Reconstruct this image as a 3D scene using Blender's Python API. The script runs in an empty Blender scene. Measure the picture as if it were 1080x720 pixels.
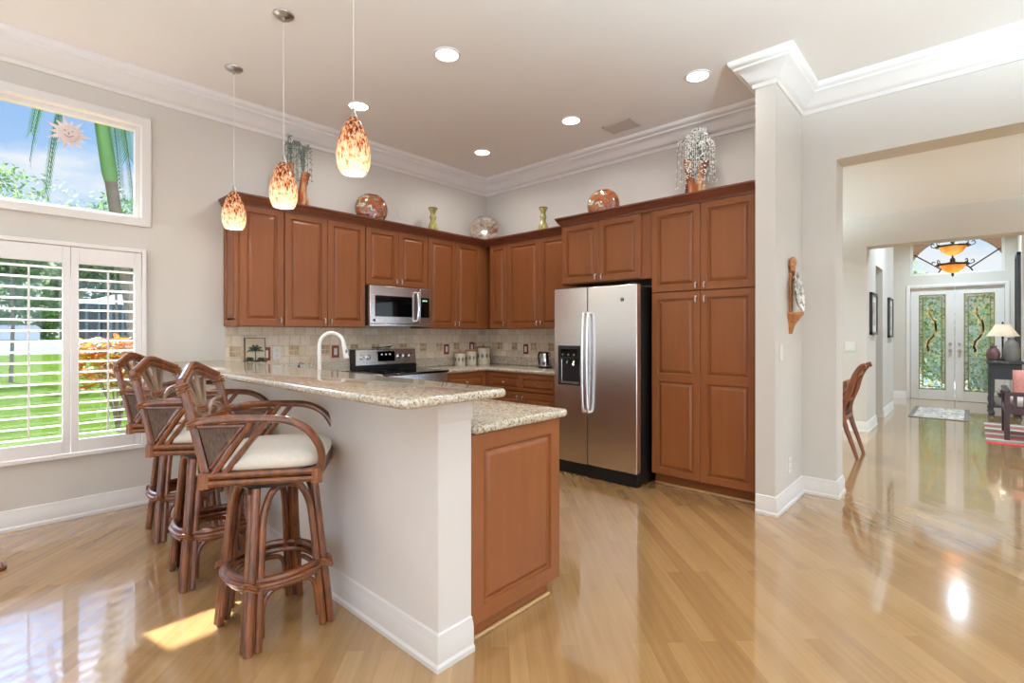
import bpy, bmesh, math, random
from math import radians as R, sin, cos, pi, sqrt
from mathutils import Vector, Matrix

random.seed(7)
S = bpy.context.scene
COL = S.collection

# ------------------------------------------------------------------ camera
HC, HOR, F, CX, YAW = 1.31, 352.0, 529.09, 540.0, R(42.569)
cd = bpy.data.cameras.new('camera')
cam = bpy.data.objects.new('camera', cd)
COL.objects.link(cam)
S.camera = cam
cam.location = (0, 0, HC)
cam.rotation_euler = (pi / 2, 0, YAW - pi / 2)
cd.sensor_fit = 'HORIZONTAL'
cd.sensor_width = 36
cd.lens = F / 1080 * 36
cd.shift_y = -(360 - HOR) / 1080
cd.clip_start = .05
cd.clip_end = 600

# ------------------------------------------------------------------ exposure
S.view_settings.view_transform = 'Standard'
S.view_settings.look = 'None'
S.view_settings.exposure = -0.26
S.view_settings.gamma = 1
S.view_settings.use_curve_mapping = False
try:
    S.cycles.use_denoising = True
    S.cycles.denoiser = 'OPENIMAGEDENOISE'
    S.cycles.max_bounces = 10
    S.cycles.diffuse_bounces = 6
    S.cycles.glossy_bounces = 5
    S.cycles.transmission_bounces = 6
    S.cycles.transparent_max_bounces = 24
    S.cycles.sample_clamp_indirect = 6
    S.cycles.caustics_reflective = False
    S.cycles.caustics_refractive = False
except Exception:
    pass

CAN_W = 8.0          # every recessed ceiling light
CAN_COL = (1, .97, .93)
PENDANT_W = 2.2
FILL_W = 430.0  # base strength of the added uplights
FILL_COL = (.66, .87, 1)

# ------------------------------------------------------------------ world: blue sky, white clouds, glow around the sun
SUN = Vector((-.20, 1.0, 1.08)).normalized()
W = bpy.data.worlds.new('sky')
S.world = W
W.use_nodes = True
nt = W.node_tree
nt.nodes.clear()
def wn(t, **k):
    n = nt.nodes.new(t)
    for a, b in k.items():
        setattr(n, a, b)
    return n
tc = wn('ShaderNodeTexCoord')
nrm = wn('ShaderNodeVectorMath', operation='NORMALIZE')
nt.links.new(tc.outputs['Generated'], nrm.inputs[0])
sep = wn('ShaderNodeSeparateXYZ')
nt.links.new(nrm.outputs[0], sep.inputs[0])
rampz = wn('ShaderNodeValToRGB')
rampz.color_ramp.elements[0].position = 0.0
rampz.color_ramp.elements[0].color = (.72, .84, .98, 1)
rampz.color_ramp.elements[1].position = .55
rampz.color_ramp.elements[1].color = (.12, .32, .85, 1)
e = rampz.color_ramp.elements.new(.22)
e.color = (.42, .66, .98, 1)
nt.links.new(sep.outputs[2], rampz.inputs[0])
noi = wn('ShaderNodeTexNoise')
noi.inputs['Scale'].default_value = 3.2
noi.inputs['Detail'].default_value = 6
noi.inputs['Roughness'].default_value = .55
mpw = wn('ShaderNodeMapping')
mpw.inputs['Scale'].default_value = (1, 1, 2.2)
mpw.inputs['Location'].default_value = (.35, .1, .2)
nt.links.new(nrm.outputs[0], mpw.inputs[0])
nt.links.new(mpw.outputs[0], noi.inputs['Vector'])
rc = wn('ShaderNodeValToRGB')
rc.color_ramp.elements[0].position = .47
rc.color_ramp.elements[0].color = (0, 0, 0, 1)
rc.color_ramp.elements[1].position = .60
rc.color_ramp.elements[1].color = (1, 1, 1, 1)
nt.links.new(noi.outputs['Fac'], rc.inputs[0])
mixc = wn('ShaderNodeMixRGB')
mixc.inputs[2].default_value = (.92, .95, 1, 1)
nt.links.new(rc.outputs[0], mixc.inputs[0])
nt.links.new(rampz.outputs[0], mixc.inputs[1])
dot = wn('ShaderNodeVectorMath', operation='DOT_PRODUCT')
nt.links.new(nrm.outputs[0], dot.inputs[0])
dot.inputs[1].default_value = SUN
mr = wn('ShaderNodeMapRange', interpolation_type='SMOOTHSTEP')
mr.inputs['From Min'].default_value = .86
mr.inputs['From Max'].default_value = .985
mr.inputs['To Min'].default_value = 1.25
mr.inputs['To Max'].default_value = 28
nt.links.new(dot.outputs['Value'], mr.inputs['Value'])
# unseen sky opposite the sun, brightened to fill the rooms with light
sepc = wn('ShaderNodeMapRange', interpolation_type='SMOOTHSTEP')
sepc.inputs['From Min'].default_value = .0
sepc.inputs['From Max'].default_value = -.6
sepc.inputs['To Min'].default_value = 1.0
sepc.inputs['To Max'].default_value = 2.6
nt.links.new(sep.outputs[1], sepc.inputs['Value'])
mm = wn('ShaderNodeMath', operation='MULTIPLY')
nt.links.new(mr.outputs[0], mm.inputs[0])
nt.links.new(sepc.outputs[0], mm.inputs[1])
bg = wn('ShaderNodeBackground')
nt.links.new(mixc.outputs[0], bg.inputs['Color'])
nt.links.new(mm.outputs[0], bg.inputs['Strength'])
wo = wn('ShaderNodeOutputWorld')
nt.links.new(bg.outputs[0], wo.inputs[0])

sl = bpy.data.lights.new('sun', 'SUN')
sl.energy = 24.0
sl.angle = R(.6)
sl.color = (1, .97, .93)
so = bpy.data.objects.new('sun', sl)
COL.objects.link(so)
so.rotation_euler = (-SUN).to_track_quat('-Z', 'Y').to_euler()
so.location = (0, 12, 14)

# ================================================================== helpers
class MB:
    """collects shapes; build() links them as ONE mesh object"""
    def __init__(s):
        s.v, s.f, s.m = [], [], []
        s.mi = 0
    def add(s, vs, fs):
        o = len(s.v)
        s.v += [tuple(p) for p in vs]
        for f in fs:
            s.f.append([i + o for i in f])
            s.m.append(s.mi)
        return s
    def box(s, x0, x1, y0, y1, z0, z1):
        return s.add([(x0, y0, z0), (x1, y0, z0), (x1, y1, z0), (x0, y1, z0), (x0, y0, z1), (x1, y0, z1), (x1, y1, z1), (x0, y1, z1)],
                     [(0, 3, 2, 1), (4, 5, 6, 7), (0, 1, 5, 4), (1, 2, 6, 5), (2, 3, 7, 6), (3, 0, 4, 7)])
    def loops(s, L, closed=False, cap=True):
        n = len(L[0])
        vs = [p for l in L for p in l]
        fs = []
        m = len(L)
        for k in range(m if closed else m - 1):
            a, b = k * n, ((k + 1) % m) * n
            for i in range(n):
                j = (i + 1) % n
                fs.append((a + i, a + j, b + j, b + i))
        if cap and not closed:
            fs.append(tuple(range(n))[::-1])
            fs.append(tuple((m - 1) * n + i for i in range(n)))
        return s.add(vs, fs)
    def tube(s, pts, r, n=8, closed=False, flat=1.0):
        P = [Vector(p) for p in pts]
        m = len(P)
        rr = r if isinstance(r, (list, tuple)) else [r] * m
        T = []
        for i in range(m):
            if closed:
                t = P[(i + 1) % m] - P[i - 1]
            else:
                t = P[min(i + 1, m - 1)] - P[max(i - 1, 0)]
            T.append(t.normalized())
        ref = Vector((0, 0, 1)) if abs(T[0].z) < .9 else Vector((1, 0, 0))
        u = (ref - T[0] * ref.dot(T[0])).normalized()
        L = []
        for i in range(m):
            if i:
                u = (u - T[i] * u.dot(T[i]))
                u = u.normalized() if u.length > 1e-6 else T[i].orthogonal().normalized()
            w = T[i].cross(u)
            L.append([P[i] + (u * cos(2 * pi * k / n) + w * sin(2 * pi * k / n) * flat) * rr[i] for k in range(n)])
        return s.loops(L, closed)
    def lathe(s, prof, c=(0, 0, 0), n=20, axis='z', sx=1, sy=1):
        L = []
        for r, z in prof:
            l = []
            for k in range(n):
                a = 2 * pi * k / n
                x, y = max(r, 1e-4) * cos(a) * sx, max(r, 1e-4) * sin(a) * sy
                if axis == 'z': p = (x, y, z)
                elif axis == 'y': p = (x, z, y)
                else: p = (z, x, y)
                l.append((p[0] + c[0], p[1] + c[1], p[2] + c[2]))
            L.append(l)
        return s.loops(L)
    def ball(s, c, rx, ry=None, rz=None, n=12, m=8):
        ry = ry or rx; rz = rz or rx
        L = []
        for i in range(m + 1):
            a = -pi / 2 + pi * i / m
            cr = max(cos(a), 1e-3)
            L.append([(c[0] + rx * cr * cos(2 * pi * k / n), c[1] + ry * cr * sin(2 * pi * k / n), c[2] + rz * sin(a)) for k in range(n)])
        return s.loops(L)
    def prism(s, poly, z0, z1):
        n = len(poly)
        return s.loops([[(x, y, z0) for x, y in poly], [(x, y, z1) for x, y in poly]])
    def xf(s, M, start=0):
        for i in range(start, len(s.v)):
            s.v[i] = tuple(M @ Vector(s.v[i]))
        return s
    def build(s, name, mats, parent=None, loc=(0, 0, 0), rot=(0, 0, 0), bevel=0, seg=2, smooth=35):
        me = bpy.data.meshes.new(name)
        me.from_pydata(s.v, [], s.f)
        bm = bmesh.new()
        bm.from_mesh(me)
        bmesh.ops.recalc_face_normals(bm, faces=bm.faces)
        bm.to_mesh(me)
        bm.free()
        if not isinstance(mats, (list, tuple)):
            mats = [mats]
        for mm in mats:
            me.materials.append(mm)
        if len(mats) > 1:
            me.polygons.foreach_set('material_index', s.m)
        if smooth:
            me.polygons.foreach_set('use_smooth', [True] * len(me.polygons))
            me.set_sharp_from_angle(angle=R(smooth))
        me.update()
        o = bpy.data.objects.new(name, me)
        COL.objects.link(o)
        o.location = loc
        o.rotation_euler = rot
        if parent:
            o.parent = parent
        if bevel:
            b = o.modifiers.new('bevel', 'BEVEL')
            b.width = bevel
            b.segments = seg
            b.limit_method = 'ANGLE'
            b.angle_limit = R(40)
        return o

def tag(o, label, cat, group=None, kind=None):
    o['label'] = label
    o['category'] = cat
    if group: o['group'] = group
    if kind: o['kind'] = kind
    return o
def thing(name, label, cat, loc=(0, 0, 0), rz=0, group=None):
    o = bpy.data.objects.new(name, None)
    COL.objects.link(o)
    o.empty_display_size = .1
    o.location = loc
    o.rotation_euler = (0, 0, rz)
    return tag(o, label, cat, group)
def struct(o):
    o['kind'] = 'structure'
    return o
KIDS = {}
def kids(o):
    return [c for c in COL.objects if c.parent == o]
def dup(root, loc, rz=None, label=None):
    r = root.copy()
    COL.objects.link(r)
    r.location = loc
    if rz is not None: r.rotation_euler = (0, 0, rz)
    if label: r['label'] = label
    for ch in kids(root):
        c = ch.copy(); COL.objects.link(c); c.parent = r
        for g in kids(ch):
            d = g.copy(); COL.objects.link(d); d.parent = c
    return r

def offs(path, d, closed):
    """offset a 2D polyline to its left by d, mitred"""
    n = len(path)
    out = []
    for i in range(n):
        p = Vector(path[i])
        if closed or 0 < i < n - 1:
            a = (p - Vector(path[i - 1])).normalized()
            b = (Vector(path[(i + 1) % n]) - p).normalized()
        elif i == 0:
            a = b = (Vector(path[1]) - p).normalized()
        else:
            a = b = (p - Vector(path[i - 1])).normalized()
        na, nb = Vector((-a.y, a.x)), Vector((-b.y, b.x))
        m = (na + nb)
        m = m / max(m.dot(na), .2)
        out.append(p + m * d)
    return out
def sweep(mb, prof, path, closed=False):
    """profile [(offset to the left, z)] carried along a path"""
    cols = [offs(path, d, closed) for d, z in prof]
    L = [[(cols[k][i].x, cols[k][i].y, prof[k][1]) for k in range(len(prof))] for i in range(len(path))]
    return mb.loops(L, closed)
def slab(mb, poly, z0, z1, r=.018):
    """a stone top with a rounded edge; poly runs anticlockwise"""
    h = (z1 - z0) / 2
    zc = (z0 + z1) / 2
    rings = []
    for k in range(7):
        a = -pi / 2 + pi * k / 6
        rings.append((r * (1 - cos(a)), zc + h * sin(a)))
    L = []
    for d, z in rings:
        q = offs(poly, d, True)
        L.append([(p.x, p.y, z) for p in q])
    return mb.loops(L)
def rounded(poly, r, idx, n=5):
    out = []
    m = len(poly)
    for i, p in enumerate(poly):
        if i in idx:
            p = Vector(p); a = (Vector(poly[i - 1]) - p).normalized(); b = (Vector(poly[(i + 1) % m]) - p).normalized()
            for k in range(n + 1):
                t = k / n
                q = p + a * r * (1 - t) ** 2 + b * r * t ** 2
                out.append((q.x, q.y))
        else:
            out.append(tuple(p))
    return out
def bez(p0, p1, p2, p3, n=8):
    out = []
    p0, p1, p2, p3 = map(Vector, (p0, p1, p2, p3))
    for i in range(n + 1):
        t = i / n
        out.append(p0 * (1 - t) ** 3 + p1 * 3 * t * (1 - t) ** 2 + p2 * 3 * t * t * (1 - t) + p3 * t ** 3)
    return out
def arcpts(pts, n=6):
    """Catmull-Rom through points"""
    P = [Vector(p) for p in pts]
    P = [P[0] * 2 - P[1]] + P + [P[-1] * 2 - P[-2]]
    out = []
    for i in range(1, len(P) - 2):
        for k in range(n):
            t = k / n
            a, b, c, d = P[i - 1:i + 3]
            out.append(.5 * ((2 * b) + (c - a) * t + (2 * a - 5 * b + 4 * c - d) * t * t + (3 * b - a - 3 * c + d) * t ** 3))
    out.append(P[-2])
    return out

# ================================================================== materials
def srgb(r, g, b):
    f = lambda c: c / 12.92 if c <= .04045 else ((c + .055) / 1.055) ** 2.4
    return (f(r / 255), f(g / 255), f(b / 255), 1)
def M(name, col, rough=.5, metal=0, spec=.5, ior=None, coat=0, coat_r=.05, bump=None, var=None, sheen=0, trans=0):
    """principled material with a noise that varies its colour (var = scale, amount) and bump (scale, strength)"""
    m = bpy.data.materials.new(name)
    m.use_nodes = True
    n = m.node_tree.nodes
    l = m.node_tree.links
    b = n['Principled BSDF']
    if len(col) == 3: col = srgb(*col)
    b.inputs['Base Color'].default_value = col
    b.inputs['Roughness'].default_value = rough
    b.inputs['Metallic'].default_value = metal
    b.inputs['Specular IOR Level'].default_value = spec
    if ior: b.inputs['IOR'].default_value = ior
    b.inputs['Coat Weight'].default_value = coat
    b.inputs['Coat Roughness'].default_value = coat_r
    if sheen: b.inputs['Sheen Weight'].default_value = sheen
    if trans: b.inputs['Transmission Weight'].default_value = trans
    co = n.new('ShaderNodeTexCoord')
    if var:
        t = n.new('ShaderNodeTexNoise')
        sc = var[0]
        mp = n.new('ShaderNodeMapping')
        mp.inputs['Scale'].default_value = sc if isinstance(sc, tuple) else (sc,) * 3
        l.new(co.outputs['Object'], mp.inputs[0])
        l.new(mp.outputs[0], t.inputs['Vector'])
        t.inputs['Scale'].default_value = 1
        t.inputs['Detail'].default_value = 5
        mx = n.new('ShaderNodeMixRGB')
        a = var[1]
        mx.inputs[1].default_value = tuple(c * (1 - a) for c in col[:3]) + (1,)
        mx.inputs[2].default_value = tuple(min(1, c * (1 + a)) for c in col[:3]) + (1,)
        rm = n.new('ShaderNodeMapRange')
        rm.inputs['From Min'].default_value = .3
        rm.inputs['From Max'].default_value = .7
        l.new(t.outputs['Fac'], rm.inputs['Value'])
        l.new(rm.outputs[0], mx.inputs[0])
        l.new(mx.outputs[0], b.inputs['Base Color'])
    if bump:
        t2 = n.new('ShaderNodeTexNoise')
        t2.inputs['Scale'].default_value = bump[0]
        t2.inputs['Detail'].default_value = 4
        l.new(co.outputs['Object'], t2.inputs['Vector'])
        bp = n.new('ShaderNodeBump')
        bp.inputs['Strength'].default_value = bump[1]
        bp.inputs['Distance'].default_value = .01
        l.new(t2.outputs['Fac'], bp.inputs['Height'])
        l.new(bp.outputs[0], b.inputs['Normal'])
    return m
def ramp_mat(name, kind, scale, stops, rough=.4, spec=.5, metal=0, coat=0, mapping=(1, 1, 1), detail=6, distort=0, trans=0, translucent=0, ior=1.5, nrough=.55):
    m = bpy.data.materials.new(name)
    m.use_nodes = True
    n = m.node_tree.nodes; l = m.node_tree.links
    b = n['Principled BSDF']
    b.inputs['Roughness'].default_value = rough
    b.inputs['Metallic'].default_value = metal
    b.inputs['Coat Weight'].default_value = coat
    b.inputs['Specular IOR Level'].default_value = spec
    b.inputs['Transmission Weight'].default_value = trans
    b.inputs['IOR'].default_value = ior
    co = n.new('ShaderNodeTexCoord')
    mp = n.new('ShaderNodeMapping')
    mp.inputs['Scale'].default_value = mapping
    l.new(co.outputs['Object'], mp.inputs[0])
    if kind == 'noise':
        t = n.new('ShaderNodeTexNoise'); t.inputs['Detail'].default_value = detail; t.inputs['Distortion'].default_value = distort
        t.inputs['Roughness'].default_value = nrough
        out = t.outputs['Fac']
    elif kind == 'voronoi':
        t = n.new('ShaderNodeTexVoronoi')
        sp = n.new('ShaderNodeSeparateColor')
        l.new(t.outputs['Color'], sp.inputs[0])
        out = sp.outputs[0]
    t.inputs['Scale'].default_value = scale
    l.new(mp.outputs[0], t.inputs['Vector'])
    r = n.new('ShaderNodeValToRGB')
    els = r.color_ramp.elements
    for i, (p, c) in enumerate(stops):
        e = els[i] if i < 2 else els.new(p)
        e.position = p
        e.color = srgb(*c) if max(c) > 1 else tuple(c) + (1,)
    l.new(out, r.inputs[0])
    l.new(r.outputs[0], b.inputs['Base Color'])
    if translucent:
        tr = n.new('ShaderNodeBsdfTranslucent')
        l.new(r.outputs[0], tr.inputs[0])
        mx = n.new('ShaderNodeMixShader')
        mx.inputs[0].default_value = translucent
        l.new(b.outputs[0], mx.inputs[1]); l.new(tr.outputs[0], mx.inputs[2])
        l.new(mx.outputs[0], n['Material Output'].inputs[0])
    return m
def glow(name, col, s):
    m = bpy.data.materials.new(name)
    m.use_nodes = True
    b = m.node_tree.nodes['Principled BSDF']
    b.inputs['Base Color'].default_value = (.9, .9, .9, 1)
    b.inputs['Emission Color'].default_value = tuple(col) + (1,)
    b.inputs['Emission Strength'].default_value = s
    return m
def pane_mat(name, tint=(.97, .98, .98), gloss=.03):
    m = bpy.data.materials.new(name)
    m.use_nodes = True
    n = m.node_tree.nodes; l = m.node_tree.links
    n.remove(n['Principled BSDF'])
    t = n.new('ShaderNodeBsdfTransparent'); t.inputs[0].default_value = tint + (1,)
    g = n.new('ShaderNodeBsdfGlossy'); g.inputs['Roughness'].default_value = .02
    mx = n.new('ShaderNodeMixShader')
    mx.inputs[0].default_value = gloss; l.new(t.outputs[0], mx.inputs[1]); l.new(g.outputs[0], mx.inputs[2])
    l.new(mx.outputs[0], n['Material Output'].inputs[0])
    return m

m_wall = M('wall_paint', (212, 208, 201), .75, var=(1.5, .015))
m_ceil = M('ceiling_paint', (240, 238, 235), .85, var=(1.2, .012))
m_white = M('white_trim_paint', (232, 230, 227), .38, var=(2, .01))
m_shut = M('shutter_paint', (232, 230, 228), .35, var=(3, .01))
m_wood = M('maple_stain', (135, 79, 43), .40, spec=.3, var=((16, 16, 2.2), .07), coat=.15, coat_r=.25)
m_wood2 = M('maple_stain_dark', (106, 54, 34), .38, var=((16, 16, 2.2), .1), coat=.25, coat_r=.2)
m_shoe = M('pale_oak_moulding', (196, 156, 108), .4, var=((4, 4, 30), .1))
m_nickel = M('satin_nickel', (190, 186, 180), .3, 1, var=(30, .05))
m_chrome = M('chrome', (215, 215, 215), .12, 1, var=(30, .02))
m_black = M('black_plastic', (16, 16, 17), .35, var=(20, .1))
m_bglass = M('black_glass', (8, 8, 9), .05, spec=.6, var=(20, .1))
m_dark = M('dark_grey_enamel', (42, 41, 42), .35, var=(10, .1))
m_whitep = M('white_plastic', (232, 230, 225), .35, var=(10, .01))
m_linen = M('cream_cushion', (226, 219, 206), .9, var=(60, .04), bump=(400, .15), sheen=.2)
m_glass = pane_mat('window_glass')
m_lamp = glow('lamp_glow', (1, .95, .86), 9)
m_bulb = glow('bulb_glow', (1, .92, .78), 7)

# brushed steel
m_steel = bpy.data.materials.new('brushed_steel')
m_steel.use_nodes = True
_n = m_steel.node_tree.nodes; _l = m_steel.node_tree.links
_b = _n['Principled BSDF']
_b.inputs['Base Color'].default_value = srgb(238, 237, 236)
_b.inputs['Metallic'].default_value = 1
_b.inputs['Roughness'].default_value = .27
_t = _n.new('ShaderNodeTexNoise'); _t.inputs['Scale'].default_value = 1; _t.inputs['Detail'].default_value = 3
_c = _n.new('ShaderNodeTexCoord'); _mp = _n.new('ShaderNodeMapping'); _mp.inputs['Scale'].default_value = (4, 4, 350)
_l.new(_c.outputs['Object'], _mp.inputs[0]); _l.new(_mp.outputs[0], _t.inputs['Vector'])
_bp = _n.new('ShaderNodeBump'); _bp.inputs['Strength'].default_value = .06; _bp.inputs['Distance'].default_value = .002
_l.new(_t.outputs['Fac'], _bp.inputs['Height']); _l.new(_bp.outputs[0], _b.inputs['Normal'])

# granite
m_gran = ramp_mat('granite', 'noise', 85, [(.32, (36, 32, 30)), (.70, (240, 236, 228)), (.39, (112, 98, 82)), (.45, (178, 164, 140)), (.56, (212, 204, 188))],
                  rough=.12, coat=.4, detail=9, nrough=.72)
# rattan
m_rat = M('rattan_cane', (112, 59, 25), .28, var=((34, 34, 10), .55), coat=.7, coat_r=.18)
m_bind = M('rattan_binding', (134, 80, 42), .4, var=((160, 160, 160), .3), coat=.3, coat_r=.2)
m_weave = ramp_mat('woven_cane', 'noise', 90, [(.35, (52, 38, 30)), (.65, (106, 80, 62))], rough=.6, mapping=(3, 3, .5))
m_slat = M('peeled_cane', (134, 106, 84), .45, var=((40, 40, 12), .22), coat=.2, coat_r=.2)

# hardwood floor laid on the diagonal
m_floor = bpy.data.materials.new('maple_floorboards')
m_floor.use_nodes = True
_n = m_floor.node_tree.nodes; _l = m_floor.node_tree.links
_b = _n['Principled BSDF']
_c = _n.new('ShaderNodeTexCoord')
_mp = _n.new('ShaderNodeMapping'); _mp.inputs['Rotation'].default_value = (0, 0, R(-45))
_l.new(_c.outputs['Object'], _mp.inputs[0])
_br = _n.new('ShaderNodeTexBrick')
_br.offset = .41; _br.offset_frequency = 2; _br.squash = 1
_br.inputs['Color1'].default_value = (0, 0, 0, 1); _br.inputs['Color2'].default_value = (1, 1, 1, 1)
_br.inputs['Mortar'].default_value = (.5, .5, .5, 1)
_br.inputs['Scale'].default_value = 1
_br.inputs['Mortar Size'].default_value = .0006
_br.inputs['Mortar Smooth'].default_value = .3
_br.inputs['Brick Width'].default_value = 1.05
_br.inputs['Row Height'].default_value = .0745
_l.new(_mp.outputs[0], _br.inputs['Vector'])
_rp = _n.new('ShaderNodeValToRGB')
_rp.color_ramp.elements[0].color = srgb(160, 122, 78)
_rp.color_ramp.elements[1].color = srgb(180, 142, 95)
_e = _rp.color_ramp.elements.new(.5); _e.color = srgb(170, 132, 86)
_l.new(_br.outputs['Color'], _rp.inputs[0])
_g = _n.new('ShaderNodeTexNoise'); _g.inputs['Scale'].default_value = 1; _g.inputs['Detail'].default_value = 6
_mg = _n.new('ShaderNodeMapping'); _mg.inputs['Scale'].default_value = (2.2, 38, 1)
_l.new(_mp.outputs[0], _mg.inputs[0]); _l.new(_mg.outputs[0], _g.inputs['Vector'])
_gr = _n.new('ShaderNodeMapRange'); _gr.inputs['From Min'].default_value = .3; _gr.inputs['From Max'].default_value = .7
_gr.inputs['To Min'].default_value = .86; _gr.inputs['To Max'].default_value = 1.08
_l.new(_g.outputs['Fac'], _gr.inputs['Value'])
_mu = _n.new('ShaderNodeVectorMath'); _mu.operation = 'SCALE'
_l.new(_rp.outputs[0], _mu.inputs[0]); _l.new(_gr.outputs[0], _mu.inputs['Scale'])
_md = _n.new('ShaderNodeMixRGB'); _md.inputs[2].default_value = srgb(140, 104, 66)
_l.new(_br.outputs['Fac'], _md.inputs[0]); _l.new(_mu.outputs[0], _md.inputs[1])
_l.new(_md.outputs[0], _b.inputs['Base Color'])
_b.inputs['Roughness'].default_value = .14
_b.inputs['IOR'].default_value = 1.6
_b.inputs['Coat Weight'].default_value = .9
_b.inputs['Coat IOR'].default_value = 1.6
_b.inputs['Coat Roughness'].default_value = .05
_nb = _n.new('ShaderNodeTexNoise'); _nb.inputs['Scale'].default_value = 1; _nb.inputs['Detail'].default_value = 2
_mb2 = _n.new('ShaderNodeMapping'); _mb2.inputs['Scale'].default_value = (1.5, 13, 1)
_l.new(_mp.outputs[0], _mb2.inputs[0]); _l.new(_mb2.outputs[0], _nb.inputs['Vector'])
_bp = _n.new('ShaderNodeBump'); _bp.inputs['Strength'].default_value = .05; _bp.inputs['Distance'].default_value = .01
_l.new(_nb.outputs['Fac'], _bp.inputs['Height']); _l.new(_bp.outputs[0], _b.inputs['Normal']); _l.new(_bp.outputs[0], _b.inputs['Coat Normal'])

# travertine tile
def tile_mat(name, axis):
    m = bpy.data.materials.new(name)
    m.use_nodes = True
    n = m.node_tree.nodes; l = m.node_tree.links
    b = n['Principled BSDF']; b.inputs['Roughness'].default_value = .5
    c = n.new('ShaderNodeTexCoord')
    sp = n.new('ShaderNodeSeparateXYZ'); l.new(c.outputs['Object'], sp.inputs[0])
    cb = n.new('ShaderNodeCombineXYZ')
    l.new(sp.outputs[axis], cb.inputs[0]); l.new(sp.outputs[2], cb.inputs[1])
    br = n.new('ShaderNodeTexBrick')
    br.offset = .5
    br.inputs['Color1'].default_value = srgb(226, 208, 182); br.inputs['Color2'].default_value = srgb(242, 232, 214)
    br.inputs['Mortar'].default_value = srgb(206, 190, 166)
    br.inputs['Scale'].default_value = 1; br.inputs['Mortar Size'].default_value = .0025; br.inputs['Brick Width'].default_value = .1
    br.inputs['Row Height'].default_value = .1
    l.new(cb.outputs[0], br.inputs['Vector'])
    t = n.new('ShaderNodeTexNoise'); t.inputs['Scale'].default_value = 30; t.inputs['Detail'].default_value = 5
    l.new(c.outputs['Object'], t.inputs['Vector'])
    r = n.new('ShaderNodeMapRange'); r.inputs['To Min'].default_value = .78; r.inputs['To Max'].default_value = 1.15
    l.new(t.outputs['Fac'], r.inputs['Value'])
    mu = n.new('ShaderNodeVectorMath'); mu.operation = 'SCALE'
    l.new(br.outputs['Color'], mu.inputs[0]); l.new(r.outputs[0], mu.inputs['Scale'])
    l.new(mu.outputs[0], b.inputs['Base Color'])
    return m
m_tileL, m_tileB = tile_mat('travertine_left', 0), tile_mat('travertine_back', 1)
m_mosaic = ramp_mat('mosaic_tile', 'voronoi', 24, [(0, (172, 140, 102)), (1, (212, 188, 154))], rough=.4)

# coloured glass and ceramics
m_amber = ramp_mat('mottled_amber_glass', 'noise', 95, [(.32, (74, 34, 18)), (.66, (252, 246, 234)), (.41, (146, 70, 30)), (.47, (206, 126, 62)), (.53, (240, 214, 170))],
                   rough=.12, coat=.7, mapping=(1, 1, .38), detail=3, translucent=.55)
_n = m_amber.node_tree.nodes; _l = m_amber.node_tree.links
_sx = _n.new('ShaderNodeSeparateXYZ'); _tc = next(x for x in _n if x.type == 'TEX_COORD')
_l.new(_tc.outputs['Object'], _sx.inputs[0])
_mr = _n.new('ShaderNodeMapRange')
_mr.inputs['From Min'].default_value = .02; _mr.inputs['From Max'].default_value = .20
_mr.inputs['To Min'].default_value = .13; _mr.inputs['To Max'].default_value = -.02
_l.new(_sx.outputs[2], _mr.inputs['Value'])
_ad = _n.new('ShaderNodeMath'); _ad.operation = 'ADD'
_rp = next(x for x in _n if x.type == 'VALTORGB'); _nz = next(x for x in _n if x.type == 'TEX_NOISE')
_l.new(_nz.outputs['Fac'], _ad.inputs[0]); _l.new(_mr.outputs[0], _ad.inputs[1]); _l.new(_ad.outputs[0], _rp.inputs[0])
m_copper = ramp_mat('copper_art_glass', 'noise', 16, [(.32, (44, 28, 22)), (.66, (196, 188, 168)), (.42, (132, 62, 34)), (.49, (168, 92, 50)), (.57, (96, 82, 60))],
                   rough=.12, coat=.8, detail=5, distort=1.2)
m_copper2 = ramp_mat('copper_streaked_glass', 'noise', 16, [(.34, (44, 28, 20)), (.64, (186, 160, 120)), (.44, (140, 70, 30)), (.54, (176, 100, 50))],
                   rough=.15, coat=.8, detail=4, mapping=(1, 1, .25), distort=.6)
m_plate = ramp_mat('pearl_art_glass', 'noise', 9, [(.34, (120, 62, 44)), (.62, (150, 126, 90)), (.44, (150, 136, 124)), (.52, (176, 164, 150))],
                   rough=.15, coat=.8, detail=5, distort=1)
m_olive = ramp_mat('olive_gold_glass', 'noise', 18, [(.3, (128, 120, 52)), (.7, (206, 190, 118))], rough=.18, coat=.7, mapping=(1, 1, .3))
m_cream = M('cream_ceramic', (222, 212, 192), .3, var=(14, .06))
m_leafdk = ramp_mat('grey_green_leaf', 'noise', 30, [(.3, (44, 62, 50)), (.7, (120, 138, 120))], rough=.6)
m_bead = M('pale_beads', (238, 238, 234), .4, var=(20, .08))
m_mahog = M('mahogany', (120, 62, 34), .3, var=((30, 30, 6), .25), coat=.4, coat_r=.15)
m_carved = M('carved_wood', (176, 118, 72), .45, var=(50, .3))
m_iron = M('dark_bronze', (52, 42, 34), .4, .6, var=(30, .15))
m_ebony = M('charcoal_paint', (60, 60, 63), .35, var=(12, .12))

# ================================================================== room shell
XB, YR, XC, XO = 4.643, 4.72, 4.69, 4.95
CE = 3.30
def sbox(name, mat, *b, bevel=0):
    return struct(MB().box(*b).build(name, mat, bevel=bevel, smooth=0))
sbox('floor', m_floor, -4.4, 13.4, -6.4, 7.2, -.1, 0)
sbox('ceiling', m_ceil, -4.4, 4.95, -6.4, 4.9, CE, CE + .12)

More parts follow.
